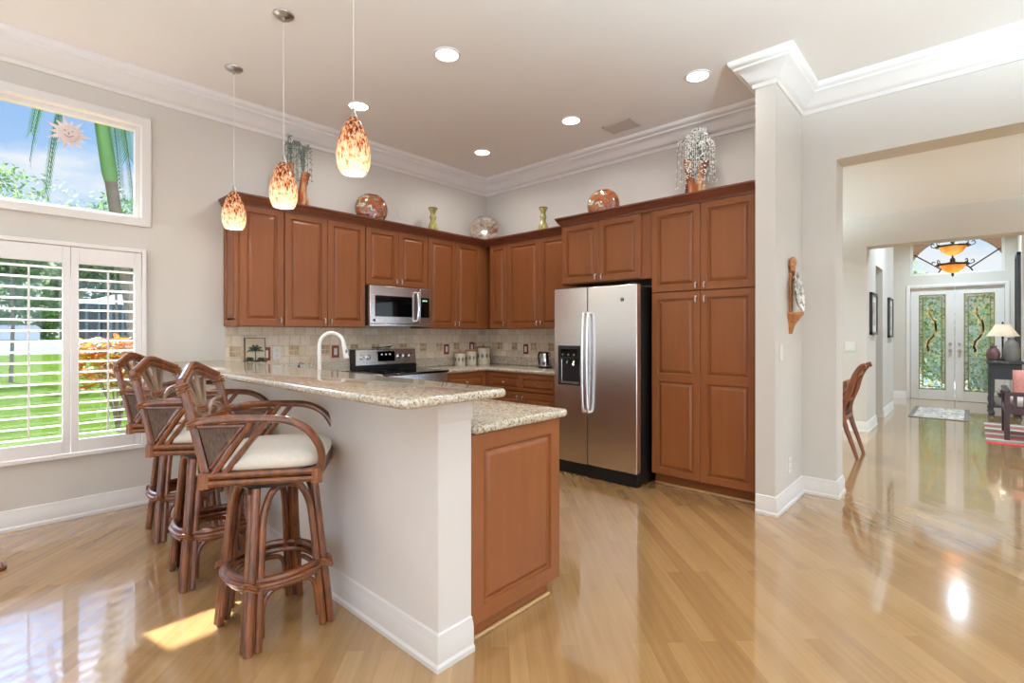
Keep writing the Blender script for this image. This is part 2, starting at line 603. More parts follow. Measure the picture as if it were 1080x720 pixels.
# left wall (range wall) with the two windows
WX0, WX1, LZ0, LZ1, UZ0, UZ1 = .06, .92, .47, 1.93, 2.19, 2.92
w = MB()
VX0, VX1 = -1.45, -.42  # opening for an unseen window added to brighten the refrigerator's reflection
w.box(-4.4, VX0, YR, YR + .18, 0, CE).box(VX1, WX0, YR, YR + .18, 0, CE).box(WX1, 4.823, YR, YR + .18, 0, CE)
w.box(VX0, VX1, YR, YR + .18, 0, LZ0).box(VX0, VX1, YR, YR + .18, LZ1, UZ0).box(VX0, VX1, YR, YR + .18, UZ1, CE)
w.box(WX0, WX1, YR, YR + .18, 0, LZ0).box(WX0, WX1, YR, YR + .18, LZ1, UZ0).box(WX0, WX1, YR, YR + .18, UZ1, CE)
struct(w.build('wall_left', m_wall, smooth=0))
sbox('wall_back', m_wall, XB, XB + .18, 1.09, YR, 0, CE)
sbox('wall_return', m_wall, 3.935, XC, 1.045, 1.18, 0, CE)
w = MB()
w.box(XC, XO, .80, 1.18, 0, CE).box(XC, XO, -3.4, .80, 2.70, CE).box(XC, XO, -6.4, -3.4, 0, CE)
struct(w.build('wall_right', m_wall, smooth=0))
# walls behind the camera, each pierced by tall garden openings
w = MB()
w.box(-4.4, -4.2, -6.4, 4.72, 2.6, CE).box(-4.4, -4.2, 3.9, 4.72, 0, 2.6).box(-4.4, -4.2, -6.4, -5.6, 0, 2.6).box(-4.4, -4.2, -.6, -.2, 0, 2.6)
struct(w.build('wall_rear', m_wall, smooth=0))
w = MB()
w.box(-4.2, 13.4, -6.4, -6.2, 2.6, CE).box(-4.2, -3.4, -6.4, -6.2, 0, 2.6).box(1.2, 1.6, -6.4, -6.2, 0, 2.6).box(4.2, 5.4, -6.4, -6.2, 0, 2.6).box(9, 13.4, -6.4, -6.2, 0, 2.6)
struct(w.build('wall_south', m_wall, smooth=0))

# hall and foyer
HZ = 2.87
sbox('ceiling_hall', m_ceil, XO, 8.1, -6.2, 7.2, HZ, HZ + .12)
sbox('ceiling_foyer', m_ceil, 8.4, 13.4, -6.2, 3.2, 3.45, 3.57)
sbox('wall_beam', m_wall, 8.1, 8.4, -6.2, 1.04, 2.47, 3.57)
w = MB()
w.box(8.1, 8.95, 1.04, 1.24, 0, 3.5).box(8.95, 9.72, 1.04, 1.24, 2.31, 3.5).box(9.72, 11.05, 1.04, 1.24, 0, 3.5)
w.box(8.1, 8.3, 1.24, 7.2, 0, HZ + .1)
w.box(8.95, 11.05, 2.6, 2.7, 0, 3.5).box(8.85, 8.95, 1.24, 2.7, 0, 3.5).box(11.05, 11.15, 1.04, 2.7, 0, 3.5)
struct(w.build('wall_foyer_left', m_wall, smooth=0))
sbox('wall_foyer_right', m_wall, 11.95, 13.0, -.78, -.60, 0, 3.5)
DX = 13.0
w = MB()
w.box(DX, DX + .18, .94, 2.7, 0, 3.5).box(DX, DX + .18, -6.2, -.44, 0, 3.5).box(DX, DX + .18, -.44, .94, 3.28, 3.5).box(DX, DX + .18, -.44, .94, 2.26, 2.48)
struct(w.build('wall_front', m_wall, smooth=0))
w = MB()
w.box(XO, 8.1, 7.0, 7.2, 2.5, HZ).box(XO, 5.6, 7.0, 7.2, 0, 2.5).box(7.4, 8.1, 7.0, 7.2, 0, 2.5).box(XO - .18, XO, 4.9, 7.2, 0, HZ + .1)
struct(w.build('wall_dining', m_wall, smooth=0))

# half-height bar wall
BX0, BX1, BY0, BZ = 1.25, 1.425, 1.54, 1.052
w = MB().box(BX0, BX1, BY0, YR, 0, BZ)
struct(w.build('wall_bar', m_white, smooth=0))
w = MB()
sweep(w, [(0, .955), (.006, .955), (.009, .965), (.009, BZ), (0, BZ)], [(BX1, BY0), (BX0, BY0), (BX0, BY0 + .004)])
struct(w.build('trim_1', m_white, smooth=0))

# crown moulding
CR = [(0, 3.11), (.014, 3.11), (.018, 3.125), (.018, 3.14), (.034, 3.146), (.046, 3.168), (.07, 3.20), (.10, 3.226), (.118, 3.236), (.118, 3.252),
      (.134, 3.258), (.146, 3.276), (.15, 3.285), (.15, CE), (0, CE)]
w = MB()
sweep(w, CR, [(XC, -6.2), (XC, 1.045), (3.935, 1.045), (3.935, 1.18), (XB, 1.18), (XB, YR), (-4.2, YR)])
struct(w.build('trim_2', m_white, smooth=50))

# baseboards
BB = [(0, 0), (.024, 0), (.024, .018), (.018, .026), (.016, .028), (.016, .098), (.013, .104), (.013, .112), (.008, .124), (.008, .132), (0, .138)]
def base(name, path):
    w = MB(); sweep(w, BB, path)
    return struct(w.build(name, m_white, smooth=30))
base('baseboard_left', [(BX0 - .024, YR), (-4.2, YR)])
base('baseboard_bar', [(BX1, BY0), (BX0, BY0), (BX0, YR)])
base('baseboard_right', [(XO, .80), (XC, .80), (XC, 1.045), (3.935, 1.045), (3.935, 1.176)])
base('baseboard_foyer', [(8.95, 1.04), (8.1, 1.04), (8.1, 7.0)])
base('baseboard_foyer_far', [(11.05, 1.04), (9.72, 1.04)])
base('baseboard_front', [(DX, 1.0), (DX, 2.6)])

# tile backsplash
TZ0, TZ1 = 1.03, 1.372
w = MB(); w.box(1.505, XB, YR - .012, YR - .0005, TZ0 - .02, TZ1)
w.mi = 1
for x in (1.58, 2.09, 2.40, 2.715, 2.97, 3.325, 3.60, 3.84, 4.11, 4.40):
    for i in (0, 1):
        for j in (0, 1):
            w.box(x - .045 + i * .048, x - .003 + i * .048, YR - .0145, YR - .011, 1.112 + j * .048, 1.154 + j * .048)
struct(w.build('wall_tile_left', [m_tileL, m_mosaic], smooth=0))
w = MB(); w.box(XB - .012, XB - .0005, 3.03, YR - .012, TZ0 - .02, TZ1)
w.mi = 1
for y in (4.46, 4.21, 3.90, 3.63, 3.36):
    for i in (0, 1):
        for j in (0, 1):
            w.box(XB - .0145, XB - .011, y - .045 + i * .048, y - .003 + i * .048, 1.112 + j * .048, 1.154 + j * .048)
struct(w.build('wall_tile_back', [m_tileB, m_mosaic], smooth=0))

# windows
def window(name, x0, x1, z0, z1):
    w = MB()
    t, d = .035, .06
    y0, y1 = YR + .05, YR + .11
    w.box(x0, x0 + t, y0, y1, z0, z1).box(x1 - t, x1, y0, y1, z0, z1).box(x0 + t, x1 - t, y0, y1, z0, z0 + t).box(x0 + t, x1 - t, y0, y1, z1 - t, z1)
    o = struct(w.build(name, m_white, bevel=.003))
    g = MB().box(x0 + t, x1 - t, YR + .078, YR + .084, z0 + t, z1 - t).build('pane', m_glass, o, smooth=0)
    return o
window('window_1', WX0, WX1, UZ0, UZ1)
window('window_2', WX0, WX1, LZ0, LZ1)
window('added_window_upper', VX0, VX1, UZ0, UZ1)
window('added_window_lower', VX0, VX1, LZ0, LZ1)
# casing of the upper window
w = MB()
cs = .055
for b in ((WX0 - cs, WX0 + .006, UZ0 - cs, UZ1 + cs), (WX1 - .006, WX1 + cs, UZ0 - cs, UZ1 + cs), (WX0, WX1, UZ0 - cs, UZ0 + .006), (WX0, WX1, UZ1 - .006, UZ1 + cs)):
    w.box(b[0], b[1], YR - .022, YR + .05, b[2], b[3])
struct(w.build('trim_3', m_white, bevel=.004))
# frame of the shuttered window
w = MB()
for b in ((.04, .068, .44, 1.956), (.912, .94, .44, 1.956), (.068, .912, .44, .468), (.068, .912, 1.928, 1.956)):
    w.box(b[0], b[1], YR - .045, YR + .05, b[2], b[3])
struct(w.build('trim_4', m_shut, bevel=.004))

# plantation shutters
def shutter(x0, x1, label):
    z0, z1 = .472, 1.924
    t = thing('plantation_shutter', label, 'shutter', ((x0 + x1) / 2, YR - .02, z0), 0, 'shutters in the lower window')
    hw = (x1 - x0) / 2; H = z1 - z0
    st = .042
    f = MB()
    f.box(-hw, -hw + st, -.015, .015, 0, H).box(hw - st, hw, -.015, .015, 0, H)
    f.box(-hw + st, hw - st, -.015, .015, 0, .088).box(-hw + st, hw - st, -.015, .015, H - .115, H)
    f.build('frame', m_shut, t, bevel=.003)
    zz0, zz1 = .088, H - .115
    n = 17
    l = MB()
    for i in range(n):
        zc = zz0 + (i + .5) * (zz1 - zz0) / n
        a = R(-5)
        ring = []
        for k in range(10):
            b = 2 * pi * k / 10
            yy, z2 = .0315 * cos(b), .0055 * sin(b)
            ring.append((yy * cos(a) - z2 * sin(a), zc + yy * sin(a) + z2 * cos(a)))
        l.loops([[(-hw + st + .001, p[0], p[1]) for p in ring], [(hw - st - .001, p[0], p[1]) for p in ring]])
    l.build('louvers', m_shut, t)
    MB().box(-.006, .006, -.042, -.033, .13, H - .15).build('tilt_rod', m_shut, t, bevel=.002)
    for z in (.2, H - .2):
        hg = MB()
        hg.tube([(hw - .002 if x1 > .6 else -hw + .002, -.02, z - .03), (hw - .002 if x1 > .6 else -hw + .002, -.02, z + .03)], .004, 6)
        hg.build('hinge', m_whitep, t)
shutter(.072, .4985, 'white louvered shutter panel on the left, cut by the photo edge')
shutter(.5015, .908, 'white louvered shutter panel nearest the bar stools')

# sun catcher
t = thing('sun_catcher', 'pale pink sun shaped ornament hanging in the upper window', 'ornament', (.487, YR - .045, 2.715))
w = MB(); w.lathe([(.0, -.012), (.05, -.012), (.062, -.006), (.062, .004), (.0, .006)], n=24, axis='y')
w.build('disc', M('frosted_pink', (236, 222, 220), .5, var=(30, .06)), t)
w = MB()
for k in range(14):
    a = 2 * pi * k / 14
    L = .125 if k % 2 == 0 else .1
    c, s_ = cos(a), sin(a)
    px, pz = -s_, c
    for yy in (1,):
        w.add([(c * .058 + px * .014, -.004, s_ * .058 + pz * .014), (c * .058 - px * .014, -.004, s_ * .058 - pz * .014), (c * L, -.004, s_ * L),
               (c * .058 + px * .014, .004, s_ * .058 + pz * .014), (c * .058 - px * .014, .004, s_ * .058 - pz * .014), (c * L, .004, s_ * L)],
              [(0, 1, 2), (3, 5, 4), (0, 2, 5, 3), (1, 4, 5, 2), (0, 3, 4, 1)])
w.build('rays', M('frosted_pink_rays', (242, 230, 228), .5, var=(30, .06)), t, smooth=0)
w = MB()
for sx in (-.02, .02): w.ball((sx, -.014, .015), .006, .003, .004)
w.tube(arcpts([(-.024, -.013, -.014), (0, -.014, -.026), (.024, -.013, -.014)]), .003, 6)
w.ball((0, -.014, -.002), .005, .004, .009)
w.build('face', M('frosted_grey_pink', (176, 150, 146), .5, var=(30, .06)), t)
MB().tube([(0, 0, .06), (0, .012, .2)], .0008, 5).build('string', m_whitep, t)

# ================================================================== ceiling fittings
def can(x, y, z, label, group='recessed ceiling lights', k=1.0, col=CAN_COL):
    t = thing('recessed_light', label, 'ceiling light', (x, y, z), 0, group)
    w = MB()
    w.loops([[(r * cos(2 * pi * k / 28), r * sin(2 * pi * k / 28), zz) for k in range(28)] for r, zz in ((.098, 0), (.096, -.006), (.082, -.008), (.078, -.002))], cap=False)
    w.build('trim_ring', m_white, t)
    MB().lathe([(.0, -.001), (.079, -.001), (.079, -.0035), (.0, -.0035)], n=28).build('lens', m_lamp, t)
    ld = bpy.data.lights.new('recessed_lamp', 'AREA')
    ld.shape = 'DISK'; ld.size = .14; ld.energy = CAN_W * k; ld.color = col
    ld.spread = R(150)
    lo = bpy.data.objects.new('recessed_lamp', ld)
    COL.objects.link(lo); lo.parent = t; lo.location = (0, 0, -.012)
    return t
can(2.32, 3.95, CE, 'recessed ceiling light behind the nearest pendant cord')
can(2.32, 2.76, CE, 'recessed ceiling light nearest the camera over the kitchen, right of the pendants')
can(3.83, 3.96, CE, 'recessed ceiling light nearest the corner above the cabinets')
can(3.82, 2.76, CE, 'recessed ceiling light beside the air vent')
can(3.82, 1.563, CE, 'recessed ceiling light nearest the white column')
for i, (x, y) in enumerate([(2.32, .2), (2.32, -1.8), (.3, .2), (.3, -1.8), (-1.8, .2), (-1.8, -1.8), (-1.8, 2.6), (-.3, 3.3), (.3, -4), (-2, -4), (2.4, -4)]):  # unseen lights added to brighten the room
    can(x, y, CE, 'added recessed fill light out of frame over the living area', 'added recessed lights over the living area')
for x, y in [(6.5, -.6), (6.5, 2.2), (6.5, -3)]:  # unseen lights added to brighten the hall
    can(x, y, HZ, 'added recessed fill light out of frame over the hall', 'added recessed lights over the hall', 5, (.70, .88, 1))
for x, y in [(9.4, .2), (11.9, .2), (9.4, -2.4)]:  # unseen lights added to brighten the foyer
    can(x, y, 3.45, 'added recessed fill light hidden above the foyer beam', 'added recessed lights over the foyer', 6.5, (.70, .88, 1))

def fill_torchiere(x, y, z, label, e):  # unseen uplights added to brighten the ceilings
    t = thing('added_floor_lamp', label, 'floor lamp', (x, y, 0), 0, 'added fill lamps out of frame')
    MB().lathe([(.0, .001), (.15, .001), (.15, .02), (.03, .04), (.0, .04)], n=24).build('base', m_nickel, t)
    MB().tube([(0, 0, .03), (0, 0, z)], .014, 10).build('pole', m_nickel, t)
    MB().loops([[(r * cos(2 * pi * k / 28), r * sin(2 * pi * k / 28), z + h) for k in range(28)] for r, h in ((.02, 0), (.10, .03), (.17, .10), (.20, .17), (.19, .17), (.16, .105), (.09, .04), (.02, .015))]).build('lamp_shade', m_white, t)
    MB().ball((0, 0, z + .08), .04, .04, .05).build('bulb', m_bulb, t)
    ld = bpy.data.lights.new('added_lamp_bulb', 'SPOT'); ld.energy = e; ld.color = FILL_COL; ld.shadow_soft_size = .1
    ld.spot_size = R(160); ld.spot_blend = .2
    lo = bpy.data.objects.new('added_lamp_bulb', ld); COL.objects.link(lo); lo.parent = t; lo.location = (0, 0, z + .16); lo.rotation_euler = (pi, 0, 0)
fill_torchiere(-2.0, 1.6, 1.72, 'unseen added fill lamp with upturned bowl by the left wall out of frame', FILL_W * .35)
fill_torchiere(3.2, -2.9, 1.72, 'unseen added fill lamp with upturned bowl beside the hall opening out of frame', FILL_W * .3)
fill_torchiere(.9, -2.2, 1.72, 'unseen added fill lamp with upturned bowl in the living area out of frame', FILL_W * 3.3)
fill_torchiere(6.6, -3.4, 1.72, 'unseen added fill lamp with upturned bowl in the hall out of frame', FILL_W * 1.2)
fill_torchiere(6.9, 3.6, 1.72, 'unseen added fill lamp with upturned bowl in the dining room out of frame', FILL_W * 1.2)

t = thing('air_vent', 'white slatted air vent in the kitchen ceiling', 'vent', (4.246, 2.48, CE))
w = MB(); hx, hy = .105, .15
for b in ((-hx, hx, -hy, -hy + .022), (-hx, hx, hy - .022, hy), (-hx, -hx + .022, -hy, hy), (hx - .022, hx, -hy, hy)):
    w.box(b[0], b[1], b[2], b[3], -.009, -.0002)
m_vent = M('vent_enamel', (196, 188, 180), .45, var=(8, .03))
w.build('frame', m_vent, t, bevel=.002)
w = MB()
for i in range(7):
    x = -.07 + i * .0233
    w.add([(x, -hy + .02, -.002), (x + .016, -hy + .02, -.010), (x + .016, hy - .02, -.010), (x, hy - .02, -.002)], [(0, 1, 2, 3)])
w.build('slats', m_vent, t, smooth=0)
MB().box(-.085, .085, -.13, .13, -.0015, -.0004).build('duct_back', m_dark, t, smooth=0)

def pendant(x, y, zb, label):
    t = thing('pendant_lamp', label, 'pendant lamp', (x, y, zb), 0, 'pendant lamps over the bar')
    H = .275
    prof = [(.062, 0), (.072, .02), (.080, .05), (.083, .09), (.083, .0901), (.080, .13), (.069, .175), (.054, .22), (.036, .255), (.024, H)]
    outer = prof
    inner = [(r - .005, z) for r, z in prof]
    def shell(a, b, mat, nm, par):
        o = [p for p in outer if a <= p[1] <= b]; i = [p for p in inner if a <= p[1] <= b]
        ring = o + i[::-1]
        w = MB()
        L = [[(r * cos(2 * pi * k / 24), r * sin(2 * pi * k / 24), z) for k in range(24)] for r, z in ring]
        w.loops(L, closed=True)
        return w.build(nm, mat, par, smooth=60)
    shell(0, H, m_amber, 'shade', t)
    MB().lathe([(.0, .006), (.056, .006), (.056, .010), (.0, .010)], n=24).build('diffuser', m_lamp, t)
    MB().lathe([(.0, H - .004), (.021, H - .004), (.022, H + .006), (.012, H + .02), (.006, H + .05), (.0, H + .05)], n=16).build('cap', m_nickel, t)
    MB().tube([(0, 0, H + .05), (0, 0, CE - zb - .02)], .0022, 6).build('cord', m_whitep, t)
    MB().lathe([(.0, CE - zb - .045), (.008, CE - zb - .045), (.009, CE - zb - .024), (.045, CE - zb - .02), (.06, CE - zb - .008), (.062, CE - zb - .0005), (.0, CE - zb - .0005)], n=28).build('canopy', m_nickel, t)
    MB().ball((0, 0, .055), .026, .026, .034).build('bulb', m_bulb, t)
    for dz, e in ((-.004, 1.0), (.09, .55)):
        ld = bpy.data.lights.new('pendant_bulb', 'POINT')
        ld.energy = PENDANT_W * e; ld.color = (1, .93, .80); ld.shadow_soft_size = .012
        lo = bpy.data.objects.new('pendant_bulb', ld)
        COL.objects.link(lo); lo.parent = t; lo.location = (0, 0, dz)
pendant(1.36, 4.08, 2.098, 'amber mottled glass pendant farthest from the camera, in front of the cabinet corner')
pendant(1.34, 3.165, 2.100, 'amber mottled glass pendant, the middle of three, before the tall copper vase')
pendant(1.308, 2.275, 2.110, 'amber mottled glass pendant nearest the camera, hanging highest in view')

# ================================================================== cabinets
def door_mb(w_, h, cells=None, st=.055, t=.021):
    m = MB()
    cells = cells or [(st, h - st)]
    r0 = [(0, 0), (w_, 0), (w_, h), (0, h)]
    def rc(i, y): return [(i, y, i), (w_ - i, y, i), (w_ - i, y, h - i), (i, y, h - i)]
    m.loops([rc(0, 0), rc(0, -t + .004), rc(.004, -t)], cap=False)
    m.add(rc(0, 0), [(0, 1, 2, 3)])
    a, b = .004, w_ - .004
    def q(x0, x1, z0, z1): m.add([(x0, -t, z0), (x1, -t, z0), (x1, -t, z1), (x0, -t, z1)], [(0, 1, 2, 3)])
    q(a, st, a, h - .004); q(w_ - st, b, a, h - .004)
    zs = [a] + [z for c in cells for z in c] + [h - .004]
    for i in range(0, len(zs), 2):
        q(st, w_ - st, zs[i], zs[i + 1])
    for z0, z1 in cells:
        x0, x1 = st, w_ - st
        k = min(1, (z1 - z0) / .16)
        L = []
        for ins, y in ((0, -t), (.003 * k, -t + .012), (.012 * k, -t + .014), (.015 * k, -t + .011), (.036 * k, -t + .001), (.038 * k, -t + .0005)):
            L.append([(x0 + ins, y, z0 + ins), (x1 - ins, y, z0 + ins), (x1 - ins, y, z1 - ins), (x0 + ins, y, z1 - ins)])
        m.loops(L, cap=False)
        m.add(L[-1], [(0, 1, 2, 3)])
    return m
def knob_mb():
    m = MB()
    m.lathe([(.0, .003), (.006, .003), (.005, -.008), (.0055, -.012), (.011, -.017), (.013, -.022), (.010, -.028), (.0, -.03)], n=12, axis='y')
    return m
def pull_mb():
    m = MB()
    m.tube([(0, .004, .012), (0, -.012, .014), (0, -.02, .006), (0, -.021, -.018), (0, -.016, -.03), (0, -.012, -.034)], [.005, .0055, .006, .0065, .0075, .004], 8)
    return m
KN = knob_mb().build('knob', m_nickel); PU = pull_mb().build('knob', m_nickel)
kn_me, pu_me = KN.data, PU.data
for o in (KN, PU): bpy.data.objects.remove(o)
def add_knob(parent, x, z, me, y=-.021):
    o = bpy.data.objects.new('knob', me)
    COL.objects.link(o); o.parent = parent; o.location = (x, y, z)
# a cabinet stands in local space with its front at y = 0 looking to -y; x from 0 to w
def cabinet(name, label, loc, rz, w_, z0, z1, depth, doors=(), drawers=(), toe=0, cat='cabinet', group='kitchen cabinets', top_open=True, toe_w=None, side_panel=None):
    t = thing(name, label, cat, loc, rz, group)
    b = MB()
    b.box(0, w_, 0, depth, z0 + toe, z1)
    if toe: b.box(0, toe_w or w_, .06, depth, z0, z0 + toe)
    b.build('body', m_wood, t, bevel=.0015)
    for (x0, x1, a, c, kx, kz, me, cells) in doors:
        d = door_mb(x1 - x0, c - a, cells).build('door', m_wood, t, (x0, 0, a), smooth=25)
        if kx is not None: add_knob(d, kx, kz, me)
    for (x0, x1, a, c) in drawers:
        d = door_mb(x1 - x0, c - a, st=.03).build('drawer', m_wood, t, (x0, 0, a), smooth=25)
        add_knob(d, (x1 - x0) / 2, (c - a) / 2, kn_me)
    return t
UZ, UT, UF = 1.372, 2.385, 4.41          # wall units: bottom, top, carcass front
def upper(label, x0, x1, ndoors, z0=UZ, z1=UT, knob='in'):
    w_ = x1 - x0
    ds = []
    g = .003
    if ndoors == 1:
        ds.append((g + .004, w_ - g, z0 + .004, z1 - .012, w_ - .04, .06, pu_me, None))
    else:
        h = w_ / 2
        ds.append((g, h - .0015, z0 + .004, z1 - .012, h - .035, .06, pu_me, None))
        ds.append((h + .0015, w_ - g, z0 + .004, z1 - .012, .03, .06, pu_me, None))
    return ds
RZB = -pi / 2
WALLY = YR - .001
dep = WALLY - UF
t = cabinet('wall_cabinet', 'brown maple single door wall cabinet at the left end of the run', (1.50, UF, 0), 0, .365, UZ, UT, dep, upper('', 1.5, 1.865, 1))
# raised side panel on the exposed end
sp_ = door_mb(dep - .004, UT - UZ - .02, st=.05, t=.012).build('side_panel', m_wood, t, (0, dep - .002, UZ + .004), (0, 0, -pi / 2), smooth=25)
cabinet('wall_cabinet', 'brown maple two door wall cabinet left of the microwave', (1.868, UF, 0), 0, .787, UZ, UT, dep, upper('', 1.868, 2.655, 2))
cabinet('wall_cabinet', 'short brown maple two door wall cabinet above the microwave', (2.658, UF, 0), 0, .764, 1.797, UT, dep, upper('', 2.658, 3.422, 2, z0=1.797))
cabinet('wall_cabinet', 'brown maple two door wall cabinet right of the microwave', (3.425, UF, 0), 0, .80, UZ, UT, dep, upper('', 3.425, 4.225, 2))
XF = XB - .33                              # back wall uppers: carcass front
XWB = XB - .001
t = thing('wall_cabinet', 'blind brown maple filler post in the inner corner of the wall cabinets', 'cabinet', (4.228, UF, 0), 0, 'kitchen cabinets')
MB().box(0, XWB - 4.228, 0, dep, UZ, UT).build('body', m_wood, t, bevel=.0015)
cabinet('wall_cabinet', 'narrow brown maple single door wall cabinet right of the inner corner', (XF, 4.315, 0), RZB, .285, UZ, UT, XWB - XF, upper('', 0, .285, 1))
ds = [(.003, .497, UZ + .004, UT - .012, .462, .06, pu_me, None), (.50, .985, UZ + .004, UT - .012, .03, .06, pu_me, None)]
cabinet('wall_cabinet', 'brown maple two door wall cabinet left of the refrigerator', (XF, 4.028, 0), RZB, .988, UZ, UT, XWB - XF, ds)
# tall units
XT = 4.06
ds = [(.003, .434, 1.805, 2.378, .40, .055, pu_me, None), (.437, .868, 1.805, 2.378, .035, .055, pu_me, None)]
t = cabinet('refrigerator_cabinet', 'deep brown maple two door cabinet above the refrigerator', (XT, 3.036, 0), RZB, .968, 1.797, UT + .01, XWB - XT, ds)
MB().box(.0, .018, .0, XWB - XT, .93, 1.797).build('side_panel', m_wood, t, (-.0185, .02, 0), bevel=.001) if False else None
cl = [(.055, .80), (.865, 1.50)]
ds = [(.003, .428, 1.668, 2.378, .393, .05, pu_me, None), (.431, .857, 1.668, 2.378, .035, .05, pu_me, None),
      (.003, .428, .105, 1.660, .393, 1.50, pu_me, cl), (.431, .857, .105, 1.660, .035, 1.50, pu_me, cl)]
t = cabinet('pantry_cabinet', 'tall brown maple four door pantry between refrigerator and white column', (XT, 2.062, 0), RZB, .86, 0, UT + .01, XWB - XT, ds, toe=.1)
MB().box(0, .86, .042, .06, 0, .018).build('shoe_moulding', m_shoe, t, bevel=.006)

# cabinet crown mouldings
CC = [(0, UT - .02), (.008, UT - .02), (.010, UT - .004), (.024, UT + .012), (.036, UT + .03), (.044, UT + .048), (.05, UT + .052), (.05, UT + .066), (0, UT + .066)]
def crown(label, path, dz=0):
    w = MB(); sweep(w, [(d, z + dz) for d, z in CC], path)
    return tag(w.build('cabinet_crown_moulding', m_wood2, smooth=50), label, 'moulding', 'crown mouldings on the cabinets')
crown('dark stained crown moulding along the lower L shaped run of wall cabinets',
      [(XF - .021, 3.045), (XF - .021, UF - .021), (1.499, UF - .021), (1.499, YR - .002)])
crown('dark stained crown moulding on top of refrigerator cabinet and pantry', [(XT - .021, 1.205), (XT - .021, 3.037), (XWB - .003, 3.037)], .012)

# base cabinets, right of the range
XBF, YBF, CZ0, CZ1 = 4.035, 4.115, .89, .93
B0 = CZ0 - .001
t = cabinet('base_cabinet', 'brown maple base cabinet with one drawer beside the stove', (3.428, YBF, 0), 0, .606, 0, B0, WALLY - YBF, (),
        [(.015, .555, .70, .865)], toe=.1)
d = door_mb(.54, .575).build('door', m_wood, t, (.015, 0, .115), smooth=25); add_knob(d, .06, .52, pu_me)
ds = [(.079, .544, .115, .68, .43, .515, pu_me, None), (.548, 1.009, .115, .68, .035, .515, pu_me, None)]
t = cabinet('base_cabinet', 'brown maple base cabinet with two drawers left of the refrigerator', (XBF, 4.1145, 0), RZB, 1.0595, 0, B0, XWB - XBF, ds,
        [(.079, .544, .70, .865), (.548, 1.009, .70, .865)], toe=.1)
# base cabinets, left of the range and in the peninsula
cabinet('base_cabinet', 'brown maple base cabinet left of the stove, behind the bar', (2.04, YBF, 0), 0, .612, 0, B0, WALLY - YBF,
        [(.02, .60, .115, .68, .54, .515, pu_me, None)], [(.02, .60, .70, .865)], toe=.1)
PX1, PY0 = 2.03, 1.558
n_un = 4
t = thing('peninsula_cabinet', 'brown maple peninsula cabinet with large raised end panel beside the white bar wall', 'cabinet', (BX1 + .001, PY0, 0), 0, 'kitchen cabinets')
pw = PX1 - BX1 - .001
b = MB(); b.box(0, pw, .001, 3.15, .085, B0).box(0, pw - .055, .02, 3.15, 0, .085)
b.build('body', m_wood, t, bevel=.0015)
door_mb(pw, B0 - .085, st=.07).build('end_panel', m_wood, t, (0, 0, .085), smooth=25)
MB().box(0, pw - .045, .004, .02, 0, .018).build('shoe_moulding', m_shoe, t, bevel=.006)
for i in range(4):
    y0 = .03 + i * .625
    d = door_mb(.6, .565).build('door', m_wood, t, (pw, y0, .115), (0, 0, pi / 2), smooth=25); add_knob(d, .55, .5, pu_me)
    d = door_mb(.6, .165, st=.03).build('drawer', m_wood, t, (pw, y0, .70), (0, 0, pi / 2), smooth=25); add_knob(d, .3, .08, kn_me)

# granite tops
def splash(mb, *b): mb.box(*b)
t = thing('granite_countertop', 'speckled granite countertop with sink tap behind the raised bar', 'countertop', (1.75, 3, CZ0))
w = MB()
p = [(BX1 + .002, 1.51), (2.075, 1.51), (2.075, 4.085), (2.655, 4.085), (2.655, YR - .002), (BX1 + .002, YR - .002)]
slab(w, rounded(p, .03, [1]), CZ0, CZ1, .016)
w.xf(Matrix.Translation((-1.75, -3, -CZ0))).build('top', m_gran, t, smooth=50)
w = MB().box(BX1 + .004, 2.655, YR - .036, YR - .013, CZ1, TZ0).xf(Matrix.Translation((-1.75, -3, -CZ0)))
w.build('upstand', m_gran, t, bevel=.002)
t = thing('granite_countertop', 'speckled granite countertop in the corner right of the stove', 'countertop', (4.2, 4.2, CZ0))
w = MB()
p = [(3.428, 4.085), (4.005, 4.085), (4.005, 3.04), (XB - .002, 3.04), (XB - .002, YR - .002), (3.428, YR - .002)]
slab(w, p, CZ0, CZ1, .016)
w.xf(Matrix.Translation((-4.2, -4.2, -CZ0))).build('top', m_gran, t, smooth=50)
w = MB().box(3.428, XB - .013, YR - .036, YR - .013, CZ1, TZ0).box(XB - .036, XB - .013, 3.04, YR - .036, CZ1, TZ0).xf(Matrix.Translation((-4.2, -4.2, -CZ0)))
w.build('upstand', m_gran, t, bevel=.002)
w = MB()
slab(w, rounded([(.985, 1.395), (1.505, 1.395), (1.505, YR - .014), (.985, YR - .014)], .045, [0, 1]), BZ + .001, BZ + .036, .016)
tag(w.build('granite_bar_counter', m_gran, smooth=50), 'raised speckled granite bar top on the white half wall', 'countertop')

# ================================================================== appliances
# refrigerator (local front at y=0 looking to -y)
t = thing('refrigerator', 'stainless steel side by side refrigerator with black sides and ice dispenser', 'refrigerator', (3.835, 2.965, 0), RZB)
FW, FH = .875, 1.735
w = MB().box(.004, FW - .004, .075, .775, .02, FH - .012).box(.03, FW - .03, .12, .7, 0, .02)
w.build('body', m_black, t, bevel=.004)
def fdoor(x0, x1, hole=None):
    w = MB()
    if not hole:
        w.box(x0, x1, 0, .07, .118, FH)
    else:
        a, b, c, d = hole
        w.box(x0, a, 0, .07, .118, FH).box(b, x1, 0, .07, .118, FH).box(a, b, 0, .07, .118, c).box(a, b, 0, .07, d, FH).box(a, b, .055, .07, c, d)
    return w
hole = (.045, .30, .83, 1.20)
dl = fdoor(.0, .372, hole).build('door', m_steel, t, smooth=0)
dr = fdoor(.378, FW).build('door', m_steel, t, bevel=.006)
w = MB()
a, b, c, d = hole
